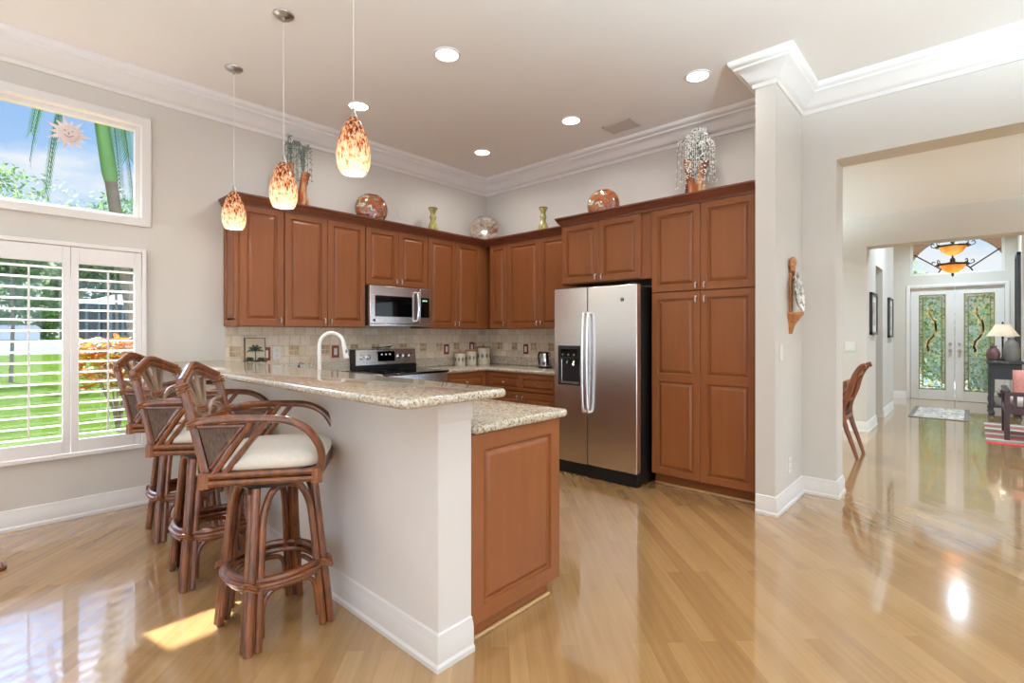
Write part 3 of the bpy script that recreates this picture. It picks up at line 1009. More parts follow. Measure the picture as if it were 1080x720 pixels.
for q in ((a, a + .016, c, d), (b - .016, b, c, d), (a, b, c, c + .016), (a, b, d - .13, d), ):
    w.box(q[0], q[1], -.004, .02, q[2], q[3])
w.box(a + .01, b - .01, .045, .054, c + .01, d - .12)
dp = w.build('dispenser', m_dark, dl, bevel=.002)
MB().box(a + .03, b - .03, -.007, -.003, d - .105, d - .03).build('control_panel', m_bglass, dl)
for k in range(3): MB().lathe([(.0, -.012), (.010, -.012), (.012, -.004), (.0, -.004)], c=(a + .06 + k * .065, 0, d - .085), n=12, axis='y').build('button', m_chrome, dl)
MB().tube([(a + .09, .03, d - .135), (a + .09, .015, d - .17)], .012, 8).build('paddle', m_chrome, dl)
MB().tube([(b - .09, .03, d - .135), (b - .09, .015, d - .19)], .015, 8).build('paddle', m_chrome, dl)
MB().box(a + .03, b - .03, .002, .04, c + .016, c + .03).build('drip_tray', m_nickel, dl)
for nm, x, par in (('handle', .352, dl), ('handle', .402, dr)):
    w = MB()
    pts = arcpts([(x, 0.0, .60), (x, -.035, .615), (x, -.05, .72), (x, -.058, 1.05), (x, -.05, 1.38), (x, -.035, 1.485), (x, 0.0, 1.50)], 5)
    w.tube(pts, .0125, 10)
    w.build(nm, m_steel, par)
w = MB().box(.0, FW, .012, .075, .004, .112)
for i in range(5): w.box(.05, FW - .05, .007, .012, .02 + i * .018, .028 + i * .018)
w.build('kick_grille', m_black, t, bevel=.002)
w = MB()
for x in (.02, FW - .1): w.box(x, x + .08, .02, .11, FH - .012, FH + .014)
w.box(.02, .3, .0, .05, FH, FH + .006)
w.build('hinge_cover', m_black, t, bevel=.003)
w = MB().box(.72, .75, -.0015, 0, 1.592, 1.622)
w.mi = 1
w.box(.725, .745, -.002, -.0014, 1.614, 1.618).box(.725, .745, -.002, -.0014, 1.604, 1.608).box(.725, .745, -.002, -.0014, 1.596, 1.6)
w.build('badge', [m_dark, m_nickel], dr, smooth=0)

# stove
t = thing('stove', 'freestanding electric range with black glass top and stainless backguard', 'stove', (2.662, 4.045, 0))
SW = .757
MB().box(0, SW, .03, .64, .06, .915).box(.02, SW - .02, .08, .62, 0, .06).build('body', m_black, t, bevel=.003)
MB().box(0, SW, -.012, .60, .915, .934).build('cooktop', m_bglass, t, bevel=.004)
w = MB()
for x, y, r in ((.19, .15, .1), (.57, .15, .08), (.19, .43, .08), (.57, .43, .1)):
    for rr in (r, r - .012):
        w.loops([[(x + q * cos(2 * pi * k / 28), y + q * sin(2 * pi * k / 28), .9343) for k in range(28)] for q in (rr, rr - .003)], cap=False)
w.build('burner_rings', M('grey_print', (110, 110, 112), .4, var=(20, .05)), t, smooth=0)
w = MB()
w.loops([[(x, .555, .985), (x, .575, 1.145), (x, .595, 1.155), (x, .655, 1.155), (x, .655, .985)] for x in (0, SW)])
bgd = w.build('backguard', m_steel, t, bevel=.004)
MB().box(0, SW, .548, .655, .934, .987).box(-.004, .004, .545, .657, .934, 1.15).build('backguard_base', m_black, t, bevel=.003)
def onbg(x, z, d=0):
    u = (z - .985) / .16
    return (x, .555 + .02 * u - d, z)
MB().add([onbg(.27, 1.02, .003), onbg(.48, 1.02, .003), onbg(.48, 1.125, .003), onbg(.27, 1.125, .003)], [(0, 1, 2, 3)]).build('display', m_bglass, bgd)
w = MB()
for k in range(3):
    x = .31 + k * .05
    w.add([onbg(x, 1.085, .0035), onbg(x + .018, 1.085, .0035), onbg(x + .018, 1.1, .0035), onbg(x, 1.1, .0035)], [(0, 1, 2, 3)])
w.build('clock_digits', glow('cyan_digits', (.5, .8, .9), .5), bgd, smooth=0)
MB().lathe([(.0, -.004), (.008, -.004), (.008, .002), (.0, .002)], c=onbg(.375, 1.005, .001), n=12, axis='y').build('badge', m_dark, bgd)
for x in (.075, .155, .535, .61, .685):
    w = MB(); w.lathe([(.0, -.026), (.017, -.025), (.02, -.006), (.026, -.004), (.026, .004), (.0, .004)], c=onbg(x, 1.07), n=18, axis='y')
    w.build('knob', m_chrome, t)
w = MB().box(.012, SW - .012, 0, .03, .18, .80)
dd = w.build('oven_door', m_steel, t, bevel=.004)
MB().box(.1, SW - .1, -.003, .0, .3, .66).build('oven_window', m_bglass, dd)
MB().tube([(.06, 0, .74), (.06, -.045, .745), (SW - .06, -.045, .745), (SW - .06, 0, .74)], .011, 10).build('oven_handle', m_chrome, dd)
MB().box(.012, SW - .012, 0, .03, .81, .912).build('front_trim', m_steel, t, bevel=.003)
MB().box(.012, SW - .012, 0, .03, .065, .172).build('drawer', m_steel, t, bevel=.003)

# microwave
t = thing('microwave', 'stainless over the range microwave with black window and bowed handle', 'microwave', (2.664, 4.325, 1.383))
MW, MH = .752, .405
MB().box(0, MW, .03, .392, .012, MH).build('body', m_dark, t, bevel=.003)
dd = MB().box(.0, .595, 0, .032, .03, MH).build('door', m_steel, t, bevel=.004)
MB().box(.055, .50, -.003, .002, .10, .31).build('window', m_bglass, dd, bevel=.002)
MB().tube(arcpts([(.548, 0, .06), (.548, -.035, .075), (.548, -.05, .2), (.548, -.035, .345), (.548, 0, .36)], 5), .012, 10).build('handle', m_chrome, dd)
MB().box(.035, .058, -.0015, .001, .05, .075).build('badge', m_dark, dd, smooth=0)
cp = MB().box(.60, MW, 0, .032, .03, MH).build('control_panel', m_steel, t, bevel=.004)
MB().box(.61, .72, -.003, .002, .10, .31).build('keypad', m_bglass, cp)
w = MB()
for x in (.632, .652, .676): w.box(x, x + .013, -.004, -.003, .272, .286)
w.build('clock_digits', glow('green_digits', (.3, .9, .35), 1.2), cp, smooth=0)
w = MB().box(0, MW, .0, .032, .005, .026)
for i in range(14): w.box(.04 + i * .05, .07 + i * .05, -.002, 0, .011, .02)
w.build('vent_grille', m_steel, t, bevel=.002)

# ================================================================== things on the worktops
def put(*a): pass
# tap
t = thing('kitchen_faucet', 'tall white gooseneck faucet rising behind the bar top', 'faucet', (1.60, 3.22, CZ1))
m_tap = M('white_tap_enamel', (236, 234, 230), .2, var=(20, .01), coat=.5)
w = MB(); w.lathe([(.0, 0), (.028, 0), (.028, .008), (.022, .02), (.019, .06), (.0, .06)], n=18); w.build('base', m_tap, t)
pts = [(0, 0, .05), (0, 0, .22), (0, 0, .30)] + [(.072 - .072 * cos(a), -.05 * (1 - cos(a)) * .6, .305 + .082 * sin(a)) for a in [pi * k / 10 for k in range(1, 10)]] + [(.143, -.06, .30)]
MB().tube(pts, .013, 12).build('spout', m_tap, t)
w = MB(); w.tube([(.143, -.06, .305), (.15, -.064, .27), (.158, -.068, .215)], [.014, .016, .019], 12); w.build('spray_head', m_tap, t)
MB().ball((.15, -.082, .262), .005, .004, .012).build('spray_button', m_black, t)
MB().tube([(0, -.015, .045), (.0, -.05, .06), (.0, -.085, .085)], [.008, .007, .006], 8).build('lever', m_tap, t)
# dark soap pump
t = thing('soap_dispenser', 'small dark soap pump beside the wall left of the faucet', 'soap dispenser', (2.07, 4.56, CZ1))
MB().lathe([(.0, 0), (.026, 0), (.028, .02), (.026, .06), (.012, .075), (.008, .09), (.0, .09)], n=16).build('bottle', m_dark, t)
MB().tube([(0, 0, .088), (0, 0, .11), (.012, -.01, .112), (.035, -.02, .105)], .005, 8).build('pump', m_black, t)
# canisters
def canister(x, y, r, h, label):
    t = thing('canister', label, 'canister', (x, y, CZ1), 0, 'ceramic canisters on the corner countertop')
    MB().lathe([(.0, 0), (r * .95, 0), (r, .01), (r, h - .012), (r * .97, h), (.0, h)], n=24).build('jar', m_cream, t)
    w = MB()
    for k in range(9):
        a = 2 * pi * k / 9 + .3
        for j in range(7):
            b = -1.2 + j * .4
            ca, sa = cos(a + .14 * sin(b)), sin(a + .14 * sin(b))
            z0 = h * .45
            e = z0 + .3 * h * cos(b)
            aa = a + .2 * sin(b)
            rr = r + .0012
            w.add([(rr * cos(a), rr * sin(a), z0 - .02), (rr * cos(aa - .03), rr * sin(aa - .03), (z0 + e) / 2), (rr * cos(aa), rr * sin(aa), e), (rr * cos(aa + .03), rr * sin(aa + .03), (z0 + e) / 2)], [(0, 1, 2, 3)])
    w.build('palm_pattern', M('glaze_green', (88, 104, 84), .3, var=(30, .2)), t, smooth=0)
    lid = MB().lathe([(.0, h), (r * 1.02, h), (r * 1.04, h + .008), (r * .9, h + .018), (r * .3, h + .022), (.0, h + .022)], n=24).build('lid', M('tan_lid', (170, 136, 96), .4, var=(20, .12)), t)
    MB().ball((0, 0, h + .03), .012, .012, .01).build('knob', M('tan_knob', (160, 126, 86), .4, var=(20, .1)), lid)
canister(4.05, 4.575, .066, .145, 'smallest cream palm patterned canister, left of the three')
canister(4.235, 4.580, .070, .165, 'medium cream palm patterned canister between the other two')
canister(4.43, 4.560, .085, .20, 'largest cream palm patterned canister, nearest the corner')
# kettle
t = thing('electric_kettle', 'small steel and black electric kettle beside the refrigerator', 'kettle', (4.36, 3.50, CZ1))
MB().lathe([(.0, 0), (.078, 0), (.08, .012), (.07, .022), (.0, .022)], n=20).build('base', m_black, t)
MB().lathe([(.0, .022), (.064, .022), (.066, .03), (.056, .14), (.05, .165), (.0, .165)], n=20).build('body', m_chrome, t)
MB().lathe([(.0, .165), (.05, .165), (.046, .178), (.0, .185)], n=20).build('lid', m_black, t)
MB().tube(arcpts([(.0, .05, .165), (.0, .085, .17), (.0, .1, .12), (.0, .085, .05), (.0, .06, .035)], 4), .011, 8).build('handle', m_black, t)
MB().tube([(0, -.05, .13), (0, -.075, .155)], [.016, .01], 8).build('spout', m_chrome, t)
# palm picture tile
t = thing('palm_plaque', 'square cream plaque with dark palm tree leaning on the tile wall', 'picture', (1.735, 4.686, TZ0 + .1165), 0)
t.rotation_euler = (R(-3), 0, 0)
MB().box(-.085, .085, -.006, .006, -.112, .125).build('board', M('cream_board', (206, 194, 166), .5, var=(20, .08)), t, bevel=.003)
w = MB()
def frond(cx, cz, a, L):
    c, s_ = cos(a), sin(a)
    for k in range(7):
        u = k / 6
        p = (cx + c * L * u, cz + s_ * L * u - .02 * u * u)
        for sg in (1, -1):
            b = a + sg * (.9 - .4 * u)
            l2 = .03 * (1 - .6 * u) + .006
            q = (p[0] + cos(b) * l2, p[1] + sin(b) * l2 - .008)
            nx, nz = -sin(b) * .004, cos(b) * .004
            w.add([(p[0] - nx, -.0068, p[1] - nz), (p[0] + nx, -.0068, p[1] + nz), (q[0], -.0068, q[1])], [(0, 1, 2)])
for a in (.2, .75, 1.3, 1.85, 2.4, 2.95): frond(0, .02, a, .062)
for a in (.3, 1.0, 1.9, 2.8): frond(-.05, -.07, a, .045); frond(.045, -.075, a, .045)
w.box(-.004, .004, -.0072, -.006, -.08, .02)
w.build('palm_print', M('palm_ink', (62, 62, 48), .6, var=(30, .2)), t, smooth=0)
w = MB(); hw, h0, h1 = .088, -.115, .128
for q in ((-hw, -hw + .006, h0, h1), (hw - .006, hw, h0, h1), (-hw, hw, h0, h0 + .006), (-hw, hw, h1 - .006, h1)): w.box(q[0], q[1], -.009, .007, q[2], q[3])
w.build('rim', M('rim_brown', (120, 96, 66), .4, var=(20, .1)), t)
# outlet and switch plates
m_redwood = M('reddish_plate_wood', (140, 66, 40), .35, var=(30, .15))
def plate(loc, rz, label, mat, wd=.078, ht=.122, kind='rocker', nm='switch_plate'):
    t = thing(nm, label, 'switch' if nm == 'switch_plate' else 'outlet', loc, rz, 'wall plates')
    MB().box(-wd / 2, wd / 2, -.008, 0, -ht / 2, ht / 2).build('plate', mat, t, bevel=.003)
    w = MB()
    if kind == 'rocker':
        w.box(-.017, .017, -.011, -.006, -.034, .034)
    else:
        for z in (-.025, .025): w.box(-.016, .016, -.0105, -.006, z - .017, z + .017)
    w.build('rocker' if kind == 'rocker' else 'socket', m_whitep, t, bevel=.002)
    if kind != 'rocker':
        w = MB()
        for z in (-.025, .025):
            for x in (-.006, .006): w.box(x - .001, x + .001, -.0112, -.010, z - .006, z + .006)
        w.build('slots', m_dark, t, smooth=0)
PY = YR - .0125
plate((1.835, PY, 1.128), 0, 'red brown outlet plate half behind the palm plaque', m_redwood, nm='outlet_plate', kind='rocker')
plate((1.932, PY, 1.135), 0, 'white outlet plate right of the palm plaque', m_whitep, nm='outlet_plate', kind='socket')
plate((2.505, PY, 1.133), 0, 'red brown switch plate beside the faucet spray head', m_redwood)
plate((3.945, PY, 1.125), 0, 'red brown switch plate right of the stove', m_redwood)
plate((4.36, PY, 1.145), 0, 'red brown switch plate above the largest canister', m_redwood)
plate((XB - .0125, 4.02, 1.125), RZB, 'red brown switch plate on the back wall above the kettle', m_redwood)
plate((4.07, 1.0448, 1.17), 0, 'white light switch on the wall under the carved bracket', m_whitep)
plate((4.30, 1.0448, .30), 0, 'white outlet low on the wall beside the white column', m_whitep, nm='outlet_plate', kind='socket')
# twig like spoon rest on the stove back
t = thing('spoon_rest', 'thin bronze leaf ornament lying on the stove backguard', 'ornament', (3.02, 4.645, 1.1565))
w = MB(); w.tube(arcpts([(-.14, 0, .012), (-.05, 0, .006), (.03, -.01, .014), (.12, 0, .024)]), .004, 6); w.build('stem', m_iron, t)
w = MB(); w.ball((.05, -.004, .011), .05, .014, .006); w.ball((-.06, -.002, .009), .035, .011, .005); w.build('leaves', m_iron, t)

# ================================================================== ornaments on the cabinets
TOPZ = UT + .0005
DZ = 2.452
def ledge(name, x0, x1, y0, y1, z):
    pass
# plinth boards carry the ornaments level with the mouldings (dust tops of the cabinets)
w = MB().box(1.505, XB - .003, 4.40, YR - .003, UT + .0005, 2.449).box(XF - .015, XB - .003, 3.05, 4.40, UT + .0005, 2.449)
tag(w.build('cabinet_dust_top', m_wood2, smooth=0), 'flat wooden dust top level with moulding on the L shaped wall cabinets', 'cabinet top')
w = MB().box(XT - .01, XB - .003, 1.21, 3.03, UT + .0105, 2.461)
tag(w.build('cabinet_dust_top', m_wood2, smooth=0), 'flat wooden dust top over the pantry and refrigerator cabinets', 'cabinet top')
def disc_vase(name, label, loc, rz, r, th, mat):
    t = thing(name, label, 'vase', loc, rz)
    w = MB()
    prof = [(.0, -th), (r * .45, -th * .98), (r * .8, -th * .72), (r * .97, -th * .3), (r, 0), (r * .97, th * .3), (r * .8, th * .72), (r * .45, th * .98), (.0, th)]
    w.lathe(prof, n=28, axis='y')
    # flatten foot and mouth
    for i, p in enumerate(w.v):
        x, y, z = p
        z = max(z, -r * .80); z = min(z, r * .86)
        w.v[i] = (x, y, z + r * .80)
    w.build('body', mat, t, smooth=50)
    MB().loops([[(a * cos(2 * pi * k / 20), b * sin(2 * pi * k / 20), z) for k in range(20)] for a, b, z in
                ((r * .42, th * .42, r * 1.655), (r * .44, th * .44, r * 1.69), (r * .36, th * .34, r * 1.69), (r * .34, th * .32, r * 1.60))]).build('mouth', m_iron, t)
    return t
disc_vase('disc_vase', 'round flattened copper glass vase on the left run above the microwave', (2.80, 4.52, 2.449), R(-20), .165, .075, m_copper)
disc_vase('disc_vase', 'round flattened copper glass vase standing above the refrigerator', (4.30, 2.715, 2.461), RZB + R(15), .165, .075, m_copper)
def bottle(label, loc):
    t = thing('bottle_vase', label, 'vase', loc, 0, 'olive glass bottle vases')
    k = 1.0
    MB().lathe([(.0, 0), (.052, 0), (.058, .02), (.060, .055), (.050, .095), (.034, .13), (.028, .155), (.036, .175), (.040, .19), (.034, .205), (.026, .22), (.030, .245),
                (.048, .28), (.052, .29), (.044, .29), (.022, .245), (.0, .24)], n=24).build('body', m_olive, t, smooth=60)
    MB().loops([[(r * cos(2 * pi * q / 24), r * sin(2 * pi * q / 24), z) for q in range(24)] for r, z in ((.0525, .286), (.054, .291), (.05, .295), (.046, .29))], closed=True).build('rim', m_iron, t)
bottle('olive glass bottle vase on the left run, right of the copper vase', (3.60, 4.53, 2.449))
bottle('olive glass bottle vase on the back wall cabinets', (4.44, 3.595, 2.449))
t = thing('art_glass_plate', 'round pearly art glass plate standing in the cabinet corner', 'plate', (4.36, 4.47, 2.449), R(-45))
w = MB(); w.lathe([(.0, .03), (.10, .026), (.155, .008), (.172, -.006), (.175, -.002), (.157, .016), (.10, .036), (.0, .04)], n=32, axis='y')
w.xf(Matrix.Translation((0, 0, .165)) @ Matrix.Rotation(R(-12), 4, 'X'))
w.build('plate', m_plate, t, smooth=60)
w = MB()
for sx in (-.06, .06):
    w.tube([(sx, -.05, .012), (sx, -.04, .003), (sx, .05, .003), (sx * .3, .075, .16)], .003, 6)
w.tube([(-.06, .05, .003), (.06, .05, .003)], .003, 6)
w.build('stand', m_iron, t)

def tall_vase(label, loc, rz, stems, beads, bmat, seed):
    rnd = random.Random(seed)
    t = thing('tall_vase', label, 'vase', loc, rz, 'tall copper vases with trailing sprays')
    # two leaning streaked columns joined at the foot
    for j, (dx, lean, h, r) in enumerate(((-.045, -.015, .40, .046), (.05, .025, .35, .044))):
        w = MB()
        L = []
        for k in range(11):
            u = k / 10
            rr = r * (1.25 - .55 * u + .16 * sin(u * 7 + j))
            cx = dx + lean * u + .012 * sin(u * 5 + j * 2)
            L.append([(cx + rr * cos(2 * pi * q / 16), rr * .8 * sin(2 * pi * q / 16), h * u) for q in range(16)])
        w.loops(L)
        w.build('column', m_copper2, t, smooth=60)
    st = MB(); lf = MB(); bd = MB()
    for k in range(stems):
        a = rnd.uniform(0, 2 * pi)
        dx = rnd.choice((-.05, .055))
        out = rnd.uniform(.03, .115)
        top = rnd.uniform(.50, .64)
        ex, ey = dx + cos(a) * out, sin(a) * out * .55
        drop = rnd.uniform(.05, .34)
        pts = arcpts([(dx, 0, .3), (dx + cos(a) * out * .35, sin(a) * out * .2, top - .05), (dx + cos(a) * out * .7, sin(a) * out * .4, top), (ex, ey, top - .06), (ex * 1.08, ey * 1.08, max(.02, drop))], 5)
        st.tube(pts, .0016, 4)
        for p in pts[8:]:
            for _ in range(3):
                q = p + Vector((rnd.uniform(-.014, .014), rnd.uniform(-.012, .012), rnd.uniform(-.014, .014)))
                bd.ball(q, .0062, n=5, m=3)
        for p in pts[6:12]:
            if rnd.random() < .5:
                b = rnd.uniform(0, 6.28); l2 = .022
                q = p + Vector((cos(b) * l2, sin(b) * l2 * .6, rnd.uniform(-.01, .02)))
                n_ = Vector((-sin(b), cos(b), .3)) * .009
                lf.add([p, (p + q) / 2 + n_, q, (p + q) / 2 - n_], [(0, 1, 2, 3)])
    st.build('stems', m_leafdk, t); lf.build('leaves', m_leafdk, t, smooth=0)
    bd.build('beads', bmat, t)['kind'] = 'stuff'
tall_vase('tall copper vase with grey green trailing spray at the left cabinet end', (2.05, 4.55, 2.449), 0, 15, 0, M('grey_green_beads', (138, 150, 140), .5, var=(20, .15)), 3)
tall_vase('tall copper vase with white beaded sprays above the pantry', (4.35, 1.80, 2.461), RZB, 46, 0, m_bead, 5)
t = tag(MB().lathe([(.0, -.004), (.06, -.004), (.062, -.001), (.0, -.0005)], c=(3.31, YR, 2.655), n=28, axis='y').build('wall_disc', m_wall), 'round wall coloured disc above the cabinets', 'wall plate')  # flat disc in the same colour as the wall

# ================================================================== carved bracket with plate on the return wall
t = thing('wall_bracket', 'carved wooden wall bracket on the narrow return wall', 'wall decoration', (4.31, 1.0445, 1.31))
w = MB()
w.loops([[(-s_ * .5, 0, z), (-s_ * .5, -d * .7, z), (0, -d, z), (s_ * .5, -d * .7, z), (s_ * .5, 0, z)] for s_, d, z in
         ((.03, .02, 0), (.045, .03, .03), (.05, .035, .06), (.08, .06, .10), (.12, .085, .135), (.14, .10, .15), (.14, .10, .165))])
w.build('shelf', m_carved, t, smooth=60)
MB().box(-.018, .018, -.02, 0, .16, .48).build('back_post', m_carved, t, bevel=.004)
w = MB(); w.ball((0, -.022, .50), .04, .02, .035); w.ball((0, -.026, .555), .05, .024, .04); w.ball((-.02, -.024, .53), .03, .02, .03); w.ball((.02, -.024, .47), .026, .018, .026)
w.build('carved_crest', m_carved, t)
t = thing('shell_plate', 'pale patterned oval plate standing on the carved bracket', 'plate', (4.335, .985, 1.476))
w = MB(); w.lathe([(.0, .012), (.07, .010), (.11, -.004), (.115, -.010), (.118, -.006), (.09, .014), (.0, .022)], n=28, axis='y', sx=1, sy=1.36)
w.xf(Matrix.Translation((0, 0, .157)) @ Matrix.Rotation(R(-8), 4, 'X'))
w.build('plate', ramp_mat('shell_glaze', 'noise', 22, [(.4, (120, 112, 104)), (.56, (232, 228, 220))], rough=.25, coat=.5), t, smooth=60)

# ================================================================== rattan bar stools; local front is +x
def make_stool(label, loc, rz):
    t = thing('bar_stool', label, 'bar stool', loc, rz, 'rattan bar stools along the bar')
    br = R(35)                                  # the leg frame stays square to the bar while the seat is swivelled
    def B(x, y, z):
        return (x * cos(br) - y * sin(br), x * sin(br) + y * cos(br), z)
    top, bot = .125, .178
    legs = [(1, 1), (1, -1), (-1, -1), (-1, 1)]
    def lp(sx, sy, z):
        k = bot + (top - bot) * z / .66
        return sx * k, sy * k
    for sx, sy in legs:
        w = MB()
        pts = [B(*lp(sx, sy, z), z) for z in (0, .2, .45, .66)]
        w.tube(pts, [.0185, .018, .0175, .017], 10)
        w.build('leg', m_rat, t)
    ar = MB(); lo = MB()
    for i in range(4):
        (ax, ay), (bx, by) = legs[i], legs[(i + 1) % 4]
        def side(u, z, o=0):
            a = lp(ax, ay, z); b = lp(bx, by, z)
            return B(a[0] + (b[0] - a[0]) * u + o * (ax + bx) / 2, a[1] + (b[1] - a[1]) * u + o * (ay + by) / 2, z)
        e = .105
        up = [side(e, .004, .004), side(e, .3, .004), side(e + .01, .5, .004), side(e + .05, .575, .004), side(.26, .635, .0), side(.40, .652, 0), side(.5, .655, 0)]
        up2 = [side(1 - u, z, .004) for u, z in ((.40, .652), (.26, .635), (e + .05, .575), (e + .01, .5), (e, .3), (e, .004))]
        ar.tube(arcpts(up + up2, 4), .0155, 10)
        e2 = .15
        lw = [side(e2, .05), side(e2, .15), side(e2 + .03, .20), side(e2 + .13, .226), side(.5, .232), side(1 - e2 - .13, .226), side(1 - e2 - .03, .20), side(1 - e2, .15), side(1 - e2, .05)]
        lo.tube(arcpts(lw, 4), .0115, 8)
    ar.build('arch_braces', m_rat, t); lo.build('lower_braces', m_rat, t)
    # foot ring: stacked bent canes
    rg = MB()
    for z, r_, k in ((.250, .0155, 0), (.284, .0155, .002), (.267, .011, .015)):
        pts = []
        for q in range(48):
            a = 2 * pi * q / 48
            c, s_ = cos(a), sin(a)
            m = (abs(c) ** 2.5 + abs(s_) ** 2.5) ** (-1 / 2.5)
            R0 = .187 + k
            pts.append(B(c * m * R0, s_ * m * R0, z))
        rg.tube(pts, r_, 8, closed=True)
    rg.build('foot_ring', m_rat, t)
    for sx, sy in legs:
        bn = MB()
        for z in (.262, .272, .282):
            x, y = lp(sx, sy, z)
            x *= 1.03; y *= 1.03
            bn.tube([B(x + .031 * cos(a), y + .031 * sin(a), z + .012 * sin(a * 2)) for a in [2 * pi * q / 12 for q in range(12)]], .0042, 5, closed=True)
        bn.build('leg_binding', m_bind, t)
    w = MB(); w.lathe([(.0, .655), (.155, .655), (.155, .672), (.11, .674), (.11, .69), (.0, .69)], n=24); w.build('swivel', m_iron, t)
    # seat frame
    hs = .215
    f = MB()
    z0, z1 = .69, .742
    sq = [(hs, hs), (-hs, hs), (-hs, -hs), (hs, -hs)]
    for zz, rr in ((.702, .0150), (.733, .0150)):
        for i in range(4):
            a, b = sq[i], sq[(i + 1) % 4]
            f.tube([(a[0], a[1], zz), (b[0], b[1], zz)], rr, 8)
    f.box(-hs + .03, hs - .03, -hs + .03, hs - .03, .694, .738)
    f.build('seat_frame', m_rat, t)
    for x, y in sq:
        MB().tube([(x, y, .684), (x, y, .746)], .0225, 10).build('corner_binding', m_bind, t)
    # cushion
    cu = MB()
    L = []
    def sqr(h, z, p=4.5):
        out = []
        for q in range(40):
            a = 2 * pi * q / 40
            c, s_ = cos(a), sin(a)
            m = (abs(c) ** p + abs(s_) ** p) ** (-1 / p)
            out.append((c * m * h + .012, s_ * m * h, z))
        return out
    for h, z, p in ((.10, .744, 3), (.20, .744, 5), (.216, .753, 6), (.222, .773, 6), (.216, .794, 5.5), (.198, .810, 4.5), (.15, .823, 3.5), (.07, .829, 2.5), (.01, .830, 2)):
        L.append(sqr(h, z, p))
    cu.loops(L)
    cu.build('cushion', m_linen, t, smooth=180)
    # back posts, arms
    def post(sy, u):                     # u 0..1 from the seat frame up to the shoulder
        return Vector((-.205 - .085 * u - .012 * u * u, sy * (.196 + .004 * u), .70 + .405 * u))
    for sy in (1, -1):
        w = MB()
        w.tube([post(sy, u) for u in (0, .25, .5, .75, 1.05)], [.019, .019, .0185, .018, .0175], 10)
        w.build('back_post', m_rat, t)
        w = MB()
        p0 = post(sy, .60)
        pts = arcpts([p0 + Vector((-.012, 0, 0)), (-.16, sy * .222, .962), (0, sy * .232, .962), (.10, sy * .234, .953), (.175, sy * .232, .915), (.222, sy * .226, .85), (.236, sy * .219, .79), (.228, sy * .213, .735)], 5)
        w.tube(pts, .0165, 10)
        w.build('arm', m_rat, t)
        w = MB()
        for o in (0, .055):
            w.tube([(-.19 + o * .7, sy * .214, .725), (-.03 + o, sy * .226, .955)], .0125, 8)
        w.tube([post(sy, .12) + Vector((.022, sy * .006, .02)), post(sy, .52) + Vector((.026, sy * .006, 0))], .008, 6)
        w.tube([(-.235, sy * .222, .936), (-.06, sy * .226, .936)], .008, 6)
        w.tube([(-.192, sy * .214, .765), (-.07, sy * .224, .932)], .007, 6)
        w.build('arm_strut', m_rat, t)
        w = MB()
        a, b, c = (-.195, sy * .213, .775), (-.085, sy * .222, .93), (-.232, sy * .212, .93)
        d = sy * .006
        w.add([a, b, c, (a[0], a[1] + d, a[2]), (b[0], b[1] + d, b[2]), (c[0], c[1] + d, c[2])], [(0, 1, 2), (3, 5, 4), (0, 3, 4, 1), (1, 4, 5, 2), (2, 5, 3, 0)])
        w.build('woven_panel', m_weave, t, smooth=0)
        w = MB()
        for q in range(3):
            c0 = post(sy, .58 + q * .025)
            w.tube([c0 + Vector((.023 * cos(a), .023 * sin(a), .012 * cos(a))) for a in [2 * pi * k / 10 for k in range(10)]], .0045, 5, closed=True)
        w.build('post_binding', m_bind, t)
        w = MB()
        for q in range(3):
            c0 = post(sy, .93 + q * .03)
            w.tube([c0 + Vector((.023 * cos(a), .023 * sin(a), .008 * cos(a))) for a in [2 * pi * k / 10 for k in range(10)]], .0045, 5, closed=True)
        w.build('post_binding', m_bind, t)
    # crest: three canes in a low pediment
    sh = post(1, 1)
    cr = MB()
    for dz, dx, rr in ((.012, -.002, .0155), (-.017, .002, .0145)):
        half = [(sh.x + dx, sh.y - .002, sh.z + dz), (sh.x - .012 + dx, .13, sh.z + .022 + dz), (sh.x - .026 + dx, .05, sh.z + .049 + dz), (sh.x - .030 + dx, .018, sh.z + .056 + dz)]
        pts = half + [(p[0], -p[1], p[2]) for p in half[::-1]]
        cr.tube(arcpts(pts, 5), rr, 8)
    cr.build('crest_rail', m_rat, t)
    # lower back rail
    fx = lambda z, y=0: -.205 - .085 * ((z - .70) / .405) - .012 * ((z - .70) / .405) ** 2 - .028 * max(0, 1 - (y / .2) ** 2)
    w = MB()
    for u in (.50, .58):
        w.tube(arcpts([post(1, u), (fx(post(1, u).z), 0, post(1, u).z), post(-1, u)], 6), .0125, 8)
    w.build('back_rail', m_rat, t)
    # fan of canes inside the back
    sl_ = MB()
    def cane(pts, r_): sl_.tube(arcpts([(fx(z, y), y, z) for y, z in pts], 5), r_, 8)
    for sg in (1, -1):
        cane([(sg * .012, .93), (sg * .012, 1.0), (sg * .022, 1.07), (sg * .045, 1.145)], .010)
        cane([(sg * .024, .93), (sg * .030, .985), (sg * .062, 1.05), (sg * .105, 1.125)], .010)
        cane([(sg * .035, .93), (sg * .062, .965), (sg * .118, 1.0), (sg * .182, 1.01)], .0095)
        cane([(sg * .185, .955), (sg * .15, .985), (sg * .10, .985), (sg * .04, .945)], .008)
    sl_.build('back_fan', m_slat, t)
    wv = MB()
    for sg in (1, -1):
        for (A, Bq) in (((.014, .985, 0, .040, 1.12), (.030, .985, .0, .092, 1.105)),):
            p = [(sg * A[0], A[1]), (sg * Bq[0], Bq[1]), (sg * Bq[3], Bq[4]), (sg * A[3], A[4])]
            wv.add([(fx(z, y) + o, y, z) for o in (-.003, .003) for y, z in p], [(0, 1, 2, 3), (7, 6, 5, 4), (0, 4, 5, 1), (1, 5, 6, 2), (2, 6, 7, 3), (3, 7, 4, 0)])
    wv.build('woven_leaf', m_weave, t, smooth=0)
    w = MB()
